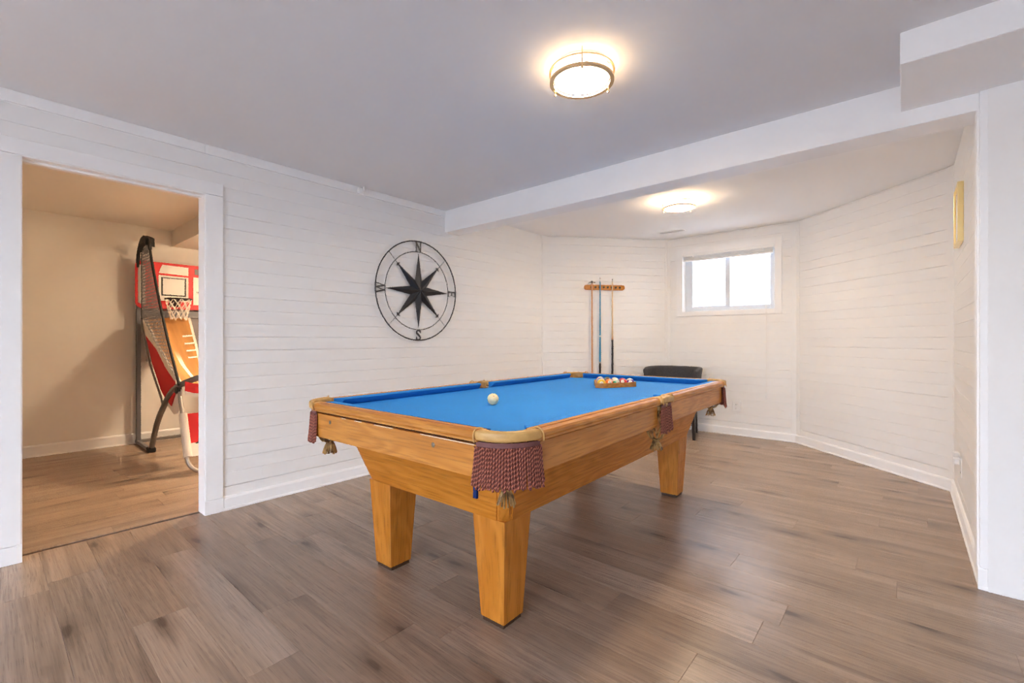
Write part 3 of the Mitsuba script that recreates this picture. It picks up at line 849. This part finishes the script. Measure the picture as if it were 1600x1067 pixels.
sc1, sc2, sc3 = on_wall(-2.871, 4.823), on_wall(-2.808, 4.897), on_wall(-2.704, 5.020)
sp_ = (sc3 - sc1) / 5
sc2 = sc1 + 2 * sp_
sa, sb = sc1 - 1.67 * sp_, sc1 + 8.28 * sp_
cr_ = thing('cue_rack', 'small wooden wall rack with notches holding three sticks', 'cue rack')
barp = sbox(sa, 0, sb, .05).buffer(-.012).buffer(.012, 6)
slots = [sc1 + k * sp_ for k in range(8)]
bk = sbox(sa, 1.692, sb, 1.754).buffer(-.03).buffer(.03, 8)
m = extr(bk, 0, .026)
v = np.array(m.vertices); m.vertices = np.c_[v[:, 0], v[:, 2], v[:, 1]]; m.invert()
add('back_board', wl(m), 'mat_oak_x', cr_, uv=(.6, 0))
for q in slots: add('clip', wl(hull([(q + .0125 * math.cos(t), y_, 1.723 + .0125 * math.sin(t)) for t in np.linspace(0, 2 * PI, 12, endpoint=False) for y_ in (.024, .030)])), 'mat_dark', cr_)
add('base_shelf', wl(bx(sa, sb, 0, .09, .335, .360, .003)), 'mat_oak_x', cr_, uv=(.8, 0))


def stick(name, label, s, ztop, secs, tilt=0.0, cat='cue'):
    k = thing(name, label, cat)
    zb = .360
    for part, z0, z1, r0, r1, mat in secs:
        a = zb + (ztop - zb) * z0; b = zb + (ztop - zb) * z1
        m = lathe([(r0, a), (r1, b)], 12)
        v = np.array(m.vertices); tt = (v[:, 2] - zb) / (ztop - zb)
        v[:, 0] += s + tilt * (tt - .9); v[:, 1] += .060 - .014 * tt
        m.vertices = v
        add(part, wl(m), mat, k, smooth=30, **({'uv': (random.random(), 0)} if 'oak' in mat else {}))
    return k


scene['mat_cue_blue'] = prin((.03, .20, .36), 0.25)
scene['mat_maple'] = prin((.62, .46, .26), 0.3)
scene['mat_bridge'] = prin((.52, .26, .12), 0.35)
b1 = stick('bridge_stick', 'brown wooden bridge stick with a black cross head, leftmost on the cue rack', sc1, 1.787, [('shaft', 0, .985, .0125, .0085, 'mat_bridge')])
hp_ = cat_([bx(sc1 - .038, sc1 + .038, .040, .048, 1.776, 1.783, .001), bx(sc1 - .008, sc1 + .008, .036, .052, 1.768, 1.796, .002), tube([(sc1 - .036, .044, 1.778), (sc1 - .044, .044, 1.768)], .003), tube([(sc1 + .036, .044, 1.780), (sc1 + .044, .044, 1.772)], .003)])
add('head', wl(hp_), 'mat_dark', b1)
stick('pool_cue', 'blue pool cue with a black butt, middle stick on the cue rack', sc2, 1.836, [('butt', 0, .30, .0145, .0128, 'mat_dark'), ('butt_ring', .30, .312, .0130, .0130, 'mat_game_silver'), ('forearm', .312, .515, .0127, .0105, 'mat_cue_blue'), ('joint', .515, .527, .0108, .0108, 'mat_white_plastic'), ('shaft', .527, .97, .0103, .0070, 'mat_cue_blue'), ('ferrule', .97, .992, .0069, .0068, 'mat_white_plastic'), ('tip', .992, 1, .0067, .005, 'mat_fringe_band')], tilt=.008)
stick('pool_cue', 'pale wooden pool cue with a long black butt, rightmost on the cue rack', sc3, 1.824, [('butt', 0, .496, .0145, .0112, 'mat_dark'), ('joint', .496, .515, .0112, .0110, 'mat_bridge'), ('shaft', .515, .975, .0105, .0066, 'mat_maple'), ('ferrule', .975, .993, .0066, .0065, 'mat_game_silver'), ('tip', .993, 1, .0064, .005, 'mat_dark')], tilt=.004)

# ------------------------------------------------------------------ chair by the back wall
ch = thing('dining_chair', 'dark tweed chair with a curved low back behind the pool table', 'chair')
ccx, ccy = -2.048, 5.205
rings = []
for th in np.linspace(-1.78, 1.78, 41):
    ring_ = []
    endt = abs(th) / 1.78
    top = .772 - .030 * endt ** 10 - .004 * endt ** 2
    for z, off in ((.40, .0), (.55, .012), (.68, .025), (top - .02, .034), (top - .004, .031), (top, .020), (top, .004), (top - .008, -.012), (top - .03, -.020), (.62, -.030), (.50, -.042), (.40, -.050)):
        r = .285 + off
        d = np.array([math.sin(th), math.cos(th)])
        sup = (abs(d[0]) ** 2.6 + abs(d[1]) ** 2.6) ** (-1 / 2.6)
        ring_.append((ccx + r * sup * d[0], ccy + (r * sup - .0) * d[1] * .98, z))
    rings.append(ring_)
add('backrest', loft(rings), 'mat_chair', ch, smooth=50)
seat = sbox(ccx - .27, ccy - .27, ccx + .27, ccy + .24).buffer(-.08).buffer(.08, 8)
add('seat', rounded_slab(seat, .36, .465, .03), 'mat_chair', ch, smooth=50)
for sx in (-1, 1):
    for yy, dy in ((5.045, -.0), (5.44, .03)):
        x0 = ccx + sx * .300 if yy < 5.2 else ccx + sx * .180
        x1 = x0 + (sx * .012)
        add('leg', hull([(x0 + a * .021, yy + b * .021, .37) for a in (-1, 1) for b in (-1, 1)] + [(x1 + a * .013, yy + dy + b * .013, 0) for a in (-1, 1) for b in (-1, 1)]), 'mat_chair_leg', ch)
add('seat_frame', bx(ccx - .31, ccx + .31, 5.03, 5.46, .335, .385, .004), 'mat_chair_leg', ch)

# ------------------------------------------------------------------ compass
cp = thing('wall_compass', 'large round black metal compass rose hung on the left wall', 'wall decoration')
CO = np.array([XL + .004, 2.540, 1.520])
cA, cB, cN = np.array([0, 1.0, 0]), np.array([0, 0, 1.0]), np.array([1.0, 0, 0])


def cw(m):          # local x -> +y (right in the picture), y -> up, z -> out of the wall
    return frame_mesh(m, CO, cA, cB, cN)


def circ(r, z, n=96):
    a = np.arange(n) / n * 2 * PI
    return np.stack([r * np.cos(a), r * np.sin(a), np.full(n, z)], 1)


add('outer_ring', cw(tube(circ(.437, .018), .0052, 8, closed=True)), 'mat_black_metal', cp, smooth=True)
add('inner_ring', cw(tube(circ(.344, .016), .0031, 8, closed=True)), 'mat_black_metal', cp, smooth=True)
for k in range(8):
    a = k * PI / 4
    R_ = .338 if k % 2 == 0 else .330
    v_ = .098
    tip = (R_ * math.cos(a), R_ * math.sin(a), .016)
    p1 = (v_ * math.cos(a - PI / 8), v_ * math.sin(a - PI / 8), .016)
    p2 = (v_ * math.cos(a + PI / 8), v_ * math.sin(a + PI / 8), .016)
    c0, cb = (0, 0, .048), (0, 0, .010)
    add('point', cw(hull([tip, p1, p2, c0, cb])), 'mat_black_metal', cp)
    if k % 2:
        u = np.array([math.cos(a), math.sin(a)]); t_ = np.array([-u[1], u[0]])
        add('rod', cw(tube([(*(u * .30), .016), (*(u * .438), .017)], .0022, 6)), 'mat_black_metal', cp)
        for s in (-1, 1):
            q = [u * .318, u * .300 + t_ * s * .024, u * .296 + t_ * s * .006]
            add('barb', cw(hull([(*p, z) for p in q for z in (.013, .018)])), 'mat_black_metal', cp)
# serif letters, 0.084 tall
def strokes(segs):
    return unary_union([LineString(p).buffer(w / 2, cap_style=2, join_style=2) for p, w in segs])


hh = .084
N_ = strokes([([(-.024, -.042), (-.024, .042)], .005), ([(.024, -.042), (.024, .042)], .005), ([(-.026, .041), (.025, -.041)], .011), ([(-.036, .040), (-.014, .040)], .004), ([(.014, .040), (.034, .040)], .004), ([(-.034, -.040), (-.014, -.040)], .004)])
E_ = strokes([([(-.018, -.042), (-.018, .042)], .011), ([(-.026, .040), (.024, .040)], .005), ([(-.026, -.040), (.026, -.040)], .005), ([(-.018, 0), (.012, 0)], .005), ([(.022, .042), (.022, .026)], .004), ([(.024, -.042), (.024, -.024)], .004), ([(.012, .009), (.012, -.009)], .004)])
W_l = strokes([([(-.040, .042), (-.019, -.042)], .011), ([(-.019, -.040), (0, .040)], .005), ([(0, .042), (.019, -.042)], .011), ([(.019, -.040), (.038, .040)], .005), ([(-.050, .040), (-.030, .040)], .004), ([(.028, .040), (.048, .040)], .004)])
sp = smooth_path([(.021, .026), (.012, .038), (-.004, .040), (-.019, .030), (-.019, .014), (0, .001), (.019, -.013), (.021, -.028), (.006, -.040), (-.012, -.038), (-.022, -.024)], 40)
S_ = unary_union([LineString(sp).buffer(.0045, cap_style=2), LineString(smooth_path([(-.017, .018), (0, .001), (.018, -.016)], 10)).buffer(.0065), LineString([(.022, .040), (.021, .020)]).buffer(.002), LineString([(-.022, -.040), (-.022, -.018)]).buffer(.002)])
for L_n, poly, ang, rot in (('letter', N_, PI / 2, 0), ('letter', S_, -PI / 2, 0), ('letter', W_l, PI, 90), ('letter', E_, 0, -90)):
    q = affinity.rotate(poly.buffer(.0006, join_style=2), rot, origin=(0, 0))
    q = affinity.translate(q, .391 * math.cos(ang), .391 * math.sin(ang))
    add(L_n, cw(extr(q, .012, .018)), 'mat_black_metal', cp)

# ------------------------------------------------------------------ gold frame on the right wall
pf = thing('picture_frame', 'thin gold framed picture hung on the right wall', 'picture frame')
fy0, fy1, fz0, fz1, fx = 3.778, 4.070, 1.671, 2.025, .027
for a in (bx(XR - fx, XR - .0005, fy0, fy0 + .014, fz0, fz1, .001), bx(XR - fx, XR - .0005, fy1 - .014, fy1, fz0, fz1, .001), bx(XR - fx, XR - .0005, fy0 + .014, fy1 - .014, fz0, fz0 + .014, .001), bx(XR - fx, XR - .0005, fy0 + .014, fy1 - .014, fz1 - .014, fz1, .001)):
    add('moulding', a, 'mat_gold', pf)
scene['mat_print'] = prin(mikit.proc(lambda p, n, uv: mix((.80, .76, .72), (.55, .38, .30), smoothstep(.45, .7, fbm(p.y * 9, p.z * 7, 2.0)))), 0.5)
add('print', bx(XR - .016, XR - .001, fy0 + .012, fy1 - .012, fz0 + .012, fz1 - .012), 'mat_print', pf)

# ------------------------------------------------------------------ outlets, plug-in, ceiling vent, clip
o1 = thing('wall_outlet', 'white wall outlet low on the window wall right of the pool table', 'outlet')
add('plate', bx(-1.498, -1.412, YB - .016, YB - .0, .272, .392, .003), 'mat_white_plastic', o1)
for zz in (.352, .308):
    r_ = add('socket', bx(-1.472, -1.438, YB - .0185, YB - .016, zz - .014, zz + .014, .001), 'mat_white_plastic', o1)
    add('slot', cat_([bx(-1.462, -1.459, YB - .0192, YB - .0184, zz - .006, zz + .006), bx(-1.451, -1.448, YB - .0192, YB - .0184, zz - .006, zz + .006)]), 'mat_dark', r_)
o2 = thing('wall_outlet', 'white wall outlet low on the right wall under the plug-in', 'outlet')
add('plate', bx(XR - .006, XR + .001, 3.875, 3.950, .250, .370, .002), 'mat_white_plastic', o2)
add('slot', cat_([bx(XR - .0068, XR - .0058, 3.905, 3.908, .272, .286), bx(XR - .0068, XR - .0058, 3.917, 3.920, .272, .286)]), 'mat_dark', o2)
pg = thing('plug_in_freshener', 'small white plug-in air freshener stuck into the right wall outlet', 'air freshener')
add('body', bx(XR - .040, XR - .006, 3.885, 3.940, .322, .368, .008), 'mat_white_plastic', pg)
add('bottle', lathe([(.006, .355), (.010, .362), (.018, .372), (.018, .395), (.010, .402), (.0005, .403)], 16, (XR - .024, 3.912, 0)), 'mat_white_plastic', pg, smooth=40)
vt = thing('ceiling_vent', 'flat white vent in the bay ceiling in front of the window', 'vent')
add('frame', cat_([bx(-2.20, -1.90, 5.16, 5.175, HB - .006, HB), bx(-2.20, -1.90, 5.245, 5.26, HB - .006, HB), bx(-2.20, -2.185, 5.175, 5.245, HB - .006, HB), bx(-1.915, -1.90, 5.175, 5.245, HB - .006, HB)]), 'mat_white_plastic', vt)
for i in range(6): add('louvre', hull([(x, 5.180 + i * .011 + d, HB - z) for x in (-2.185, -1.915) for d, z in ((0, .006), (.001, .006), (.007, .001), (.008, .001))]), 'mat_white_plastic', vt)
ck = thing('cable_clip', 'small white bracket on the crown board of the left wall', 'bracket')
add('body', bx(XL + .012, XL + .040, 1.945, 1.990, 2.236, 2.285, .004), 'mat_white_plastic', ck)
add('pin', tube([(XL + .045, 1.985, 2.262), (XL + .045, 1.985, H)], .009, 10), 'mat_white_plastic', ck)

# ------------------------------------------------------------------ basketball game beyond the doorway
bg = thing('basketball_game', 'red and white folding basketball arcade game seen through the doorway', 'arcade game')
Y0, Y1 = 1.060, 2.240
YM = (Y0 + Y1) / 2
XB = -6.03


def mir(m):
    m = m.copy(); v = np.array(m.vertices); v[:, 1] = 2 * YM - v[:, 1]; m.vertices = v; m.invert(); return m


def both(key, m, mat, parent=bg, **kw):
    a = add(key, m, mat, parent, **kw); b = add(key, mir(m), mat, parent, **kw)
    return a, b


both('post', bx(XB - .02, XB + .02, Y0, Y0 + .036, 0, 1.93, .004), 'mat_game_post')
both('post', bx(XB - .085, XB - .055, Y0 + .01, Y0 + .036, 0, 1.40, .004), 'mat_game_tube')
both('base_bar', bx(XB - .085, -5.56, Y0 + .002, Y0 + .034, .010, .042, .003), 'mat_game_post')
add('cross_bar', bx(XB - .015, XB + .015, Y0, Y1, 1.325, 1.40, .004), 'mat_game_post', bg)
add('cross_bar', bx(XB - .015, XB + .015, Y0, Y1, .02, .05, .004), 'mat_game_tube', bg)
# board
XBD = XB + .055
bp = sbox(Y0 - .018, 1.415, Y1 + .018, 1.905).buffer(-.06).buffer(.06, 8)
def yz(poly, x0, x1):
    m = extr(poly, 0, x1 - x0)
    v = np.array(m.vertices); m.vertices = np.c_[v[:, 2] + x0, v[:, 0], v[:, 1]]
    return m


bd = add('backboard', yz(bp, XBD - .014, XBD), 'mat_red', bg)
for side in (0, 1):
    f = (lambda m: m) if side == 0 else mir
    def pan(poly, mat, key, x1=.003, parent=bd): return add(key, f(yz(poly, XBD - .002, XBD + x1)), mat, parent)
    pan(Polygon([(1.065, 1.47), (1.125, 1.44), (1.125, 1.86), (1.065, 1.86)]), 'mat_board', 'panel')
    pan(Polygon([(1.235, 1.793), (1.500, 1.786), (1.500, 1.875), (1.268, 1.882)]), 'mat_board', 'panel')
    pan(Polygon([(1.235, 1.500), (1.500, 1.500), (1.500, 1.765), (1.235, 1.772)]), 'mat_board', 'panel')
    sq_ = sbox(1.258, 1.555, 1.478, 1.752)
    pan(sq_.difference(sq_.buffer(-.013, join_style=2)).difference(sbox(1.27, 1.7395, 1.467, 1.76)), 'mat_dark', 'target_square', .005)
    pan(sbox(1.272, 1.738, 1.464, 1.752), 'mat_grey_cloth', 'target_top', .0045)
cen_p = add('panel', yz(sbox(1.545, 1.47, 1.755, 1.775), XBD - .002, XBD + .003), 'mat_board', bd)
add('display', yz(sbox(1.56, 1.805, 1.74, 1.865), XBD - .002, XBD + .006), 'mat_grey_cloth', bd)
txt = meshkit.text_mesh('HOT SHOT', .020, .002)
v = np.array(txt.vertices); txt.vertices = np.c_[XBD + .003 + v[:, 2], 1.575 + v[:, 0], 1.60 + v[:, 1]]
add('lettering', txt, 'mat_dark', bd)
# hoops and nets
for hy in (1.375, 2 * YM - 1.375):
    hx, hr, hz = XBD + .150, .115, 1.515
    a = np.arange(40) / 40 * 2 * PI
    hp_k = add('hoop', tube(np.stack([hx + hr * np.cos(a), hy + hr * np.sin(a), np.full(40, hz)], 1), .007, 8, closed=True), 'mat_dark', bg, smooth=True)
    add('bracket', hull([(XBD, hy - .05, 1.44), (XBD, hy + .05, 1.44), (XBD, hy - .05, 1.53), (XBD, hy + .05, 1.53), (XBD + .05, hy - .02, 1.505), (XBD + .05, hy + .02, 1.505), (XBD + .05, hy, 1.49)]), 'mat_dark', hp_k)
    ns = []
    for k in range(10):
        for dd in (1, -1):
            p = []
            for t in np.linspace(0, 1, 16):
                ang = 2 * PI * k / 10 + dd * t * 1.25
                rr = hr * (1 - .42 * t) + .004 * math.sin(t * 30 + k)
                p.append((hx + rr * math.cos(ang), hy + rr * math.sin(ang), hz - .215 * t - .010 * math.sin(k * 2.1) * t))
            ns.append(tube(p, .0042, 5))
    add('net', cat_(ns), 'mat_net_white', hp_k, smooth=40)
# side hood and net
YS = 1.090
hoodp = smooth_path([(-5.985, YS - .025, 1.83), (-5.975, YS - .022, 1.96), (-5.93, YS - .012, 2.065), (-5.80, YS, 2.105), (-5.66, YS, 2.085), (-5.615, YS, 2.03), (-5.60, YS, 1.97)], 26)
both('net_pole', tube(hoodp, .016, 8), 'mat_sidesleeve', smooth=True)
both('hood', loft([[(x - .0, YS + s, z + dz) for s, dz in ((-.028, -.055), (.045, -.075), (.045, .012), (-.028, .018))] for x, z in ((-5.95, 2.045), (-5.86, 2.092), (-5.74, 2.105), (-5.64, 2.075))]), 'mat_sidesleeve')
edge = [(-5.60, YS, 1.97), (-5.56, YS, 1.90), (-5.337, YS, 1.573), (-4.956, YS, 1.092), (-4.72, YS, .84), (-4.60, YS, .71)]
edge_s = smooth_path(edge, 40)
both('net_edge', tube(edge_s, .011, 7), 'mat_sidesleeve', smooth=True)
back_e = [(-5.955, YS, 1.98), (-5.945, YS, 1.30)]
both('net_edge', tube(back_e, .006, 7), 'mat_sidesleeve')
# net mesh between back edge, black edge and the cloth's upper edge (all at y = YS)
cloth_top = np.array([(-5.90, 1.308), (-5.66, 1.19), (-5.34, 1.03), (-5.02, .90), (-4.72, .775), (-4.62, .70)])
npoly = Polygon([(-5.955, 1.98), (-5.93, 2.05), (-5.65, 2.05)] + [(p[0], p[2]) for p in edge_s] + [tuple(q) for q in cloth_top[::-1]] + [(-5.945, 1.30)]).buffer(0)
sn = []
for dirn in ((.45, -1.0), (-.45, -1.0)):
    d_ = np.array(dirn) / np.linalg.norm(dirn); n_ = np.array([-d_[1], d_[0]])
    for o in np.arange(-4, 4, .026):
        c0 = np.array([-5.3, 1.4]) + n_ * o
        ln = LineString([c0 - d_ * 3, c0 + d_ * 3]).intersection(npoly)
        for g in getattr(ln, 'geoms', [ln]):
            if g.is_empty or g.length < .01: continue
            (xa, za), (xb, zb_) = g.coords[0], g.coords[-1]
            sn.append(tube([(xa, YS, za), (xb, YS, zb_)], .0016, 4))
both('side_net', cat_(sn), 'mat_net_grey', kind='stuff')
# side cloth: white band above, red below, in the plane y = YS
def xz(poly, y0, y1):
    m = extr(poly, 0, y1 - y0)
    v = np.array(m.vertices); m.vertices = np.c_[v[:, 0], v[:, 2] + y0, v[:, 1]]; m.invert()
    return m


low = [(-5.93, 1.29), (-5.78, 1.10), (-5.54, .857), (-5.20, .615), (-5.05, .55)]
red_up = [(-5.80, 1.135), (-5.36, .995), (-5.02, .83), (-4.75, .735)]
white_band = Polygon([tuple(q) for q in cloth_top[:5]] + red_up[::-1] + [(-5.93, 1.285)]).buffer(0)
redp = Polygon(red_up + [(-4.70, .66), (-4.78, .58), (-4.86, .51), (-4.93, .53), (-5.05, .56), (-5.20, .625), (-5.54, .87), (-5.76, 1.09)]).buffer(0)
both('side_cloth', xz(white_band, YS + .002, YS + .008), 'mat_white_cloth')
both('side_cloth', xz(redp, YS + .002, YS + .008), 'mat_red_cloth')
whang = Polygon([(-5.08, .575), (-4.95, .545), (-4.86, .50), (-4.76, .60), (-4.68, .66), (-4.58, .66), (-4.60, .57), (-4.70, .47), (-4.80, .455), (-4.88, .475), (-4.98, .50)]).buffer(.012)
both('side_cloth', xz(whang, YS + .010, YS + .016), 'mat_white_cloth')
both('brace_rod', tube([(-5.90, YS - .012, 1.25), (-5.767, YS - .012, 1.08), (-5.533, YS - .012, .845), (-5.12, YS - .012, .56), (-5.06, YS - .012, .50)], .009, 8), 'mat_game_tube')
# ball lanes with uv for the printed lines
def lane_fn(p, n, uv):
    u, v_ = uv.x, uv.y
    wood = mix(srgb(192, 142, 84), srgb(160, 108, 56), fbm(p.y * 30, p.x * 3, p.z * 3))
    wood = wood * (0.92 + .12 * cell_rand(u * 7.0, 1, 1))
    white = mi.Color3f(.80, .74, .66)
    t = dr.maximum(smoothstep(.93, .95, u), 0)
    for c_ in (.20, .28, .36, .44): t = dr.maximum(t, smoothstep(.012, .006, dr.abs(v_ - c_)) * smoothstep(.70, .72, u))
    cur = 0.33 + 0.30 * (v_ - .38)
    t = dr.maximum(t, smoothstep(.075, .05, dr.abs(u - cur - .12)) * smoothstep(.36, .55, v_) * smoothstep(1.2, .6, v_))
    t = dr.maximum(t, smoothstep(.06, .04, u))
    return mix(wood, white, dr.clip(t, 0, 1))


scene['mat_lane'] = prin(mikit.proc(lane_fn), 0.6)
Lx = np.array([-5.90, -5.66, -5.34, -5.02, -4.72, -4.56]); Lz = np.array([1.308, 1.19, 1.03, .90, .775, .70])
nu, nv = 14, 30
vv, uu = np.meshgrid(np.linspace(0, 1, nv), np.linspace(0, 1, nu), indexing='ij')
lx = -5.90 + 1.30 * vv
zl = np.interp(lx, Lx, Lz)
yr = np.interp(vv, [0, .3, .55, .8, 1], [1.50, 1.46, 1.41, 1.40, 1.44])
zr = np.interp(vv, [0, .3, .55, .8, 1], [1.325, 1.04, .83, .66, .60])
Yg = YS + .012 + (yr - YS - .012) * uu
Zg = zl + (zr - zl) * uu - .05 * np.sin(uu * PI) * np.sin(np.clip(vv * 1.1, 0, 1) * PI)
v = np.stack([lx, Yg, Zg], -1).reshape(-1, 3)
f = []
for i in range(nv - 1):
    for j in range(nu - 1):
        a = i * nu + j
        f += [[a, a + 1, a + nu + 1], [a, a + nu + 1, a + nu]]
lane = trimesh.Trimesh(v, f, process=False)
uvs = np.stack([uu, vv], -1).reshape(-1, 2)
add('lane', lane, 'mat_lane', bg, smooth=True, uv=uvs); add('lane', mir(lane), 'mat_lane', bg, smooth=True, uv=uvs)
# grey back sheet, ball tray with red front
add('back_sheet', bx(XB - .004, XB, 1.14, Y1 - .08, .86, 1.33), 'mat_grey_cloth', bg)
tp_ = [(x, z) for x, z in ((-4.62, .70), (-4.70, .57), (-4.62, .50), (-4.48, .50), (-4.40, .58), (-4.40, .70))]
def tray_strip(z0, z1, mat, x0=-4.50):
    rings_ = []
    for t in np.linspace(0, 1, 21):
        y = YS + .015 + (Y1 - Y0 - .09) * t
        sag = .06 * math.sin(t * PI) ** .6 if 0 < t < 1 else 0
        rings_.append([(x0, y, z0 - sag), (x0 + .012, y, z0 - sag), (x0 + .012, y, z1 - sag), (x0, y, z1 - sag)])
    add('ball_tray', loft(rings_), mat, bg, smooth=30)
tray_strip(.665, .745, 'mat_red_cloth'); tray_strip(.635, .666, 'mat_white_cloth')
# arch tubes: rear foot, up over to the front, across
arch = smooth_path([(-5.545, YS, .030), (-5.458, YS, .143), (-5.313, YS, .313), (-5.086, YS, .484), (-4.80, YS, .645), (-4.60, YS + .03, .72), (-4.50, YS + .13, .775), (-4.46, YS + .30, .81), (-4.45, YM, .83)], 60)
full = np.vstack([arch, np.c_[arch[::-1, 0], 2 * YM - arch[::-1, 1], arch[::-1, 2]][1:]])
add('arch_tube', tube(full, .024, 12), 'mat_game_tube', bg, smooth=40)
both('foot', bx(-5.585, -5.505, YS - .035, YS + .030, 0, .050, .008), 'mat_dark')
both('joint', bx(-4.665, -4.60, YS - .018, YS + .022, .635, .685, .006), 'mat_dark')
leg = smooth_path([(-4.625, YS + .004, .665), (-4.53, YS + .004, .50), (-4.40, YS + .004, .20), (-4.355, YS + .010, .085), (-4.335, YS + .06, .032), (-4.330, YS + .16, .024), (-4.33, YM, .024)], 50)
full = np.vstack([leg, np.c_[leg[::-1, 0], 2 * YM - leg[::-1, 1], leg[::-1, 2]][1:]])
add('front_leg', tube(full, .0165, 12), 'mat_game_silver', bg, smooth=40)
# front banner: white sleeves round the legs, red centre
def leg_at(z): return np.array([np.interp(z, leg[::-1][:, 2][leg[::-1][:, 2].argsort()], leg[leg[:, 2].argsort()][:, 0]), 0])
sl = [(float(np.interp(z, leg[leg[:, 2].argsort()][:, 2], leg[leg[:, 2].argsort()][:, 0])), z) for z in np.linspace(.145, .475, 14)]
both('banner_sleeve', tube([(x, YS + .006, z) for x, z in sl], .031, 12), 'mat_white_cloth', smooth=40)
ban = loft([[(x + .004, YS + .03, z), (x + .009, YS + .03, z), (x + .009, Y1 - .06, z), (x + .004, Y1 - .06, z)] for x, z in sl[4:]])
add('banner', ban, 'mat_red_cloth', bg)
ban2 = loft([[(x + .004, YS + .03, z), (x + .009, YS + .03, z), (x + .009, Y1 - .06, z), (x + .004, Y1 - .06, z)] for x, z in sl[:5]])
add('banner', ban2, 'mat_white_cloth', bg)
xq, zq = sl[4]
add('banner_print', hull([(xq + .010 + d, y, z) for d in (0, .002) for y, z in ((YS + .06, zq - .008), (YS + .30, zq - .008), (YS + .30, zq + .075), (YS + .16, zq + .05))]), 'mat_dark', bg)
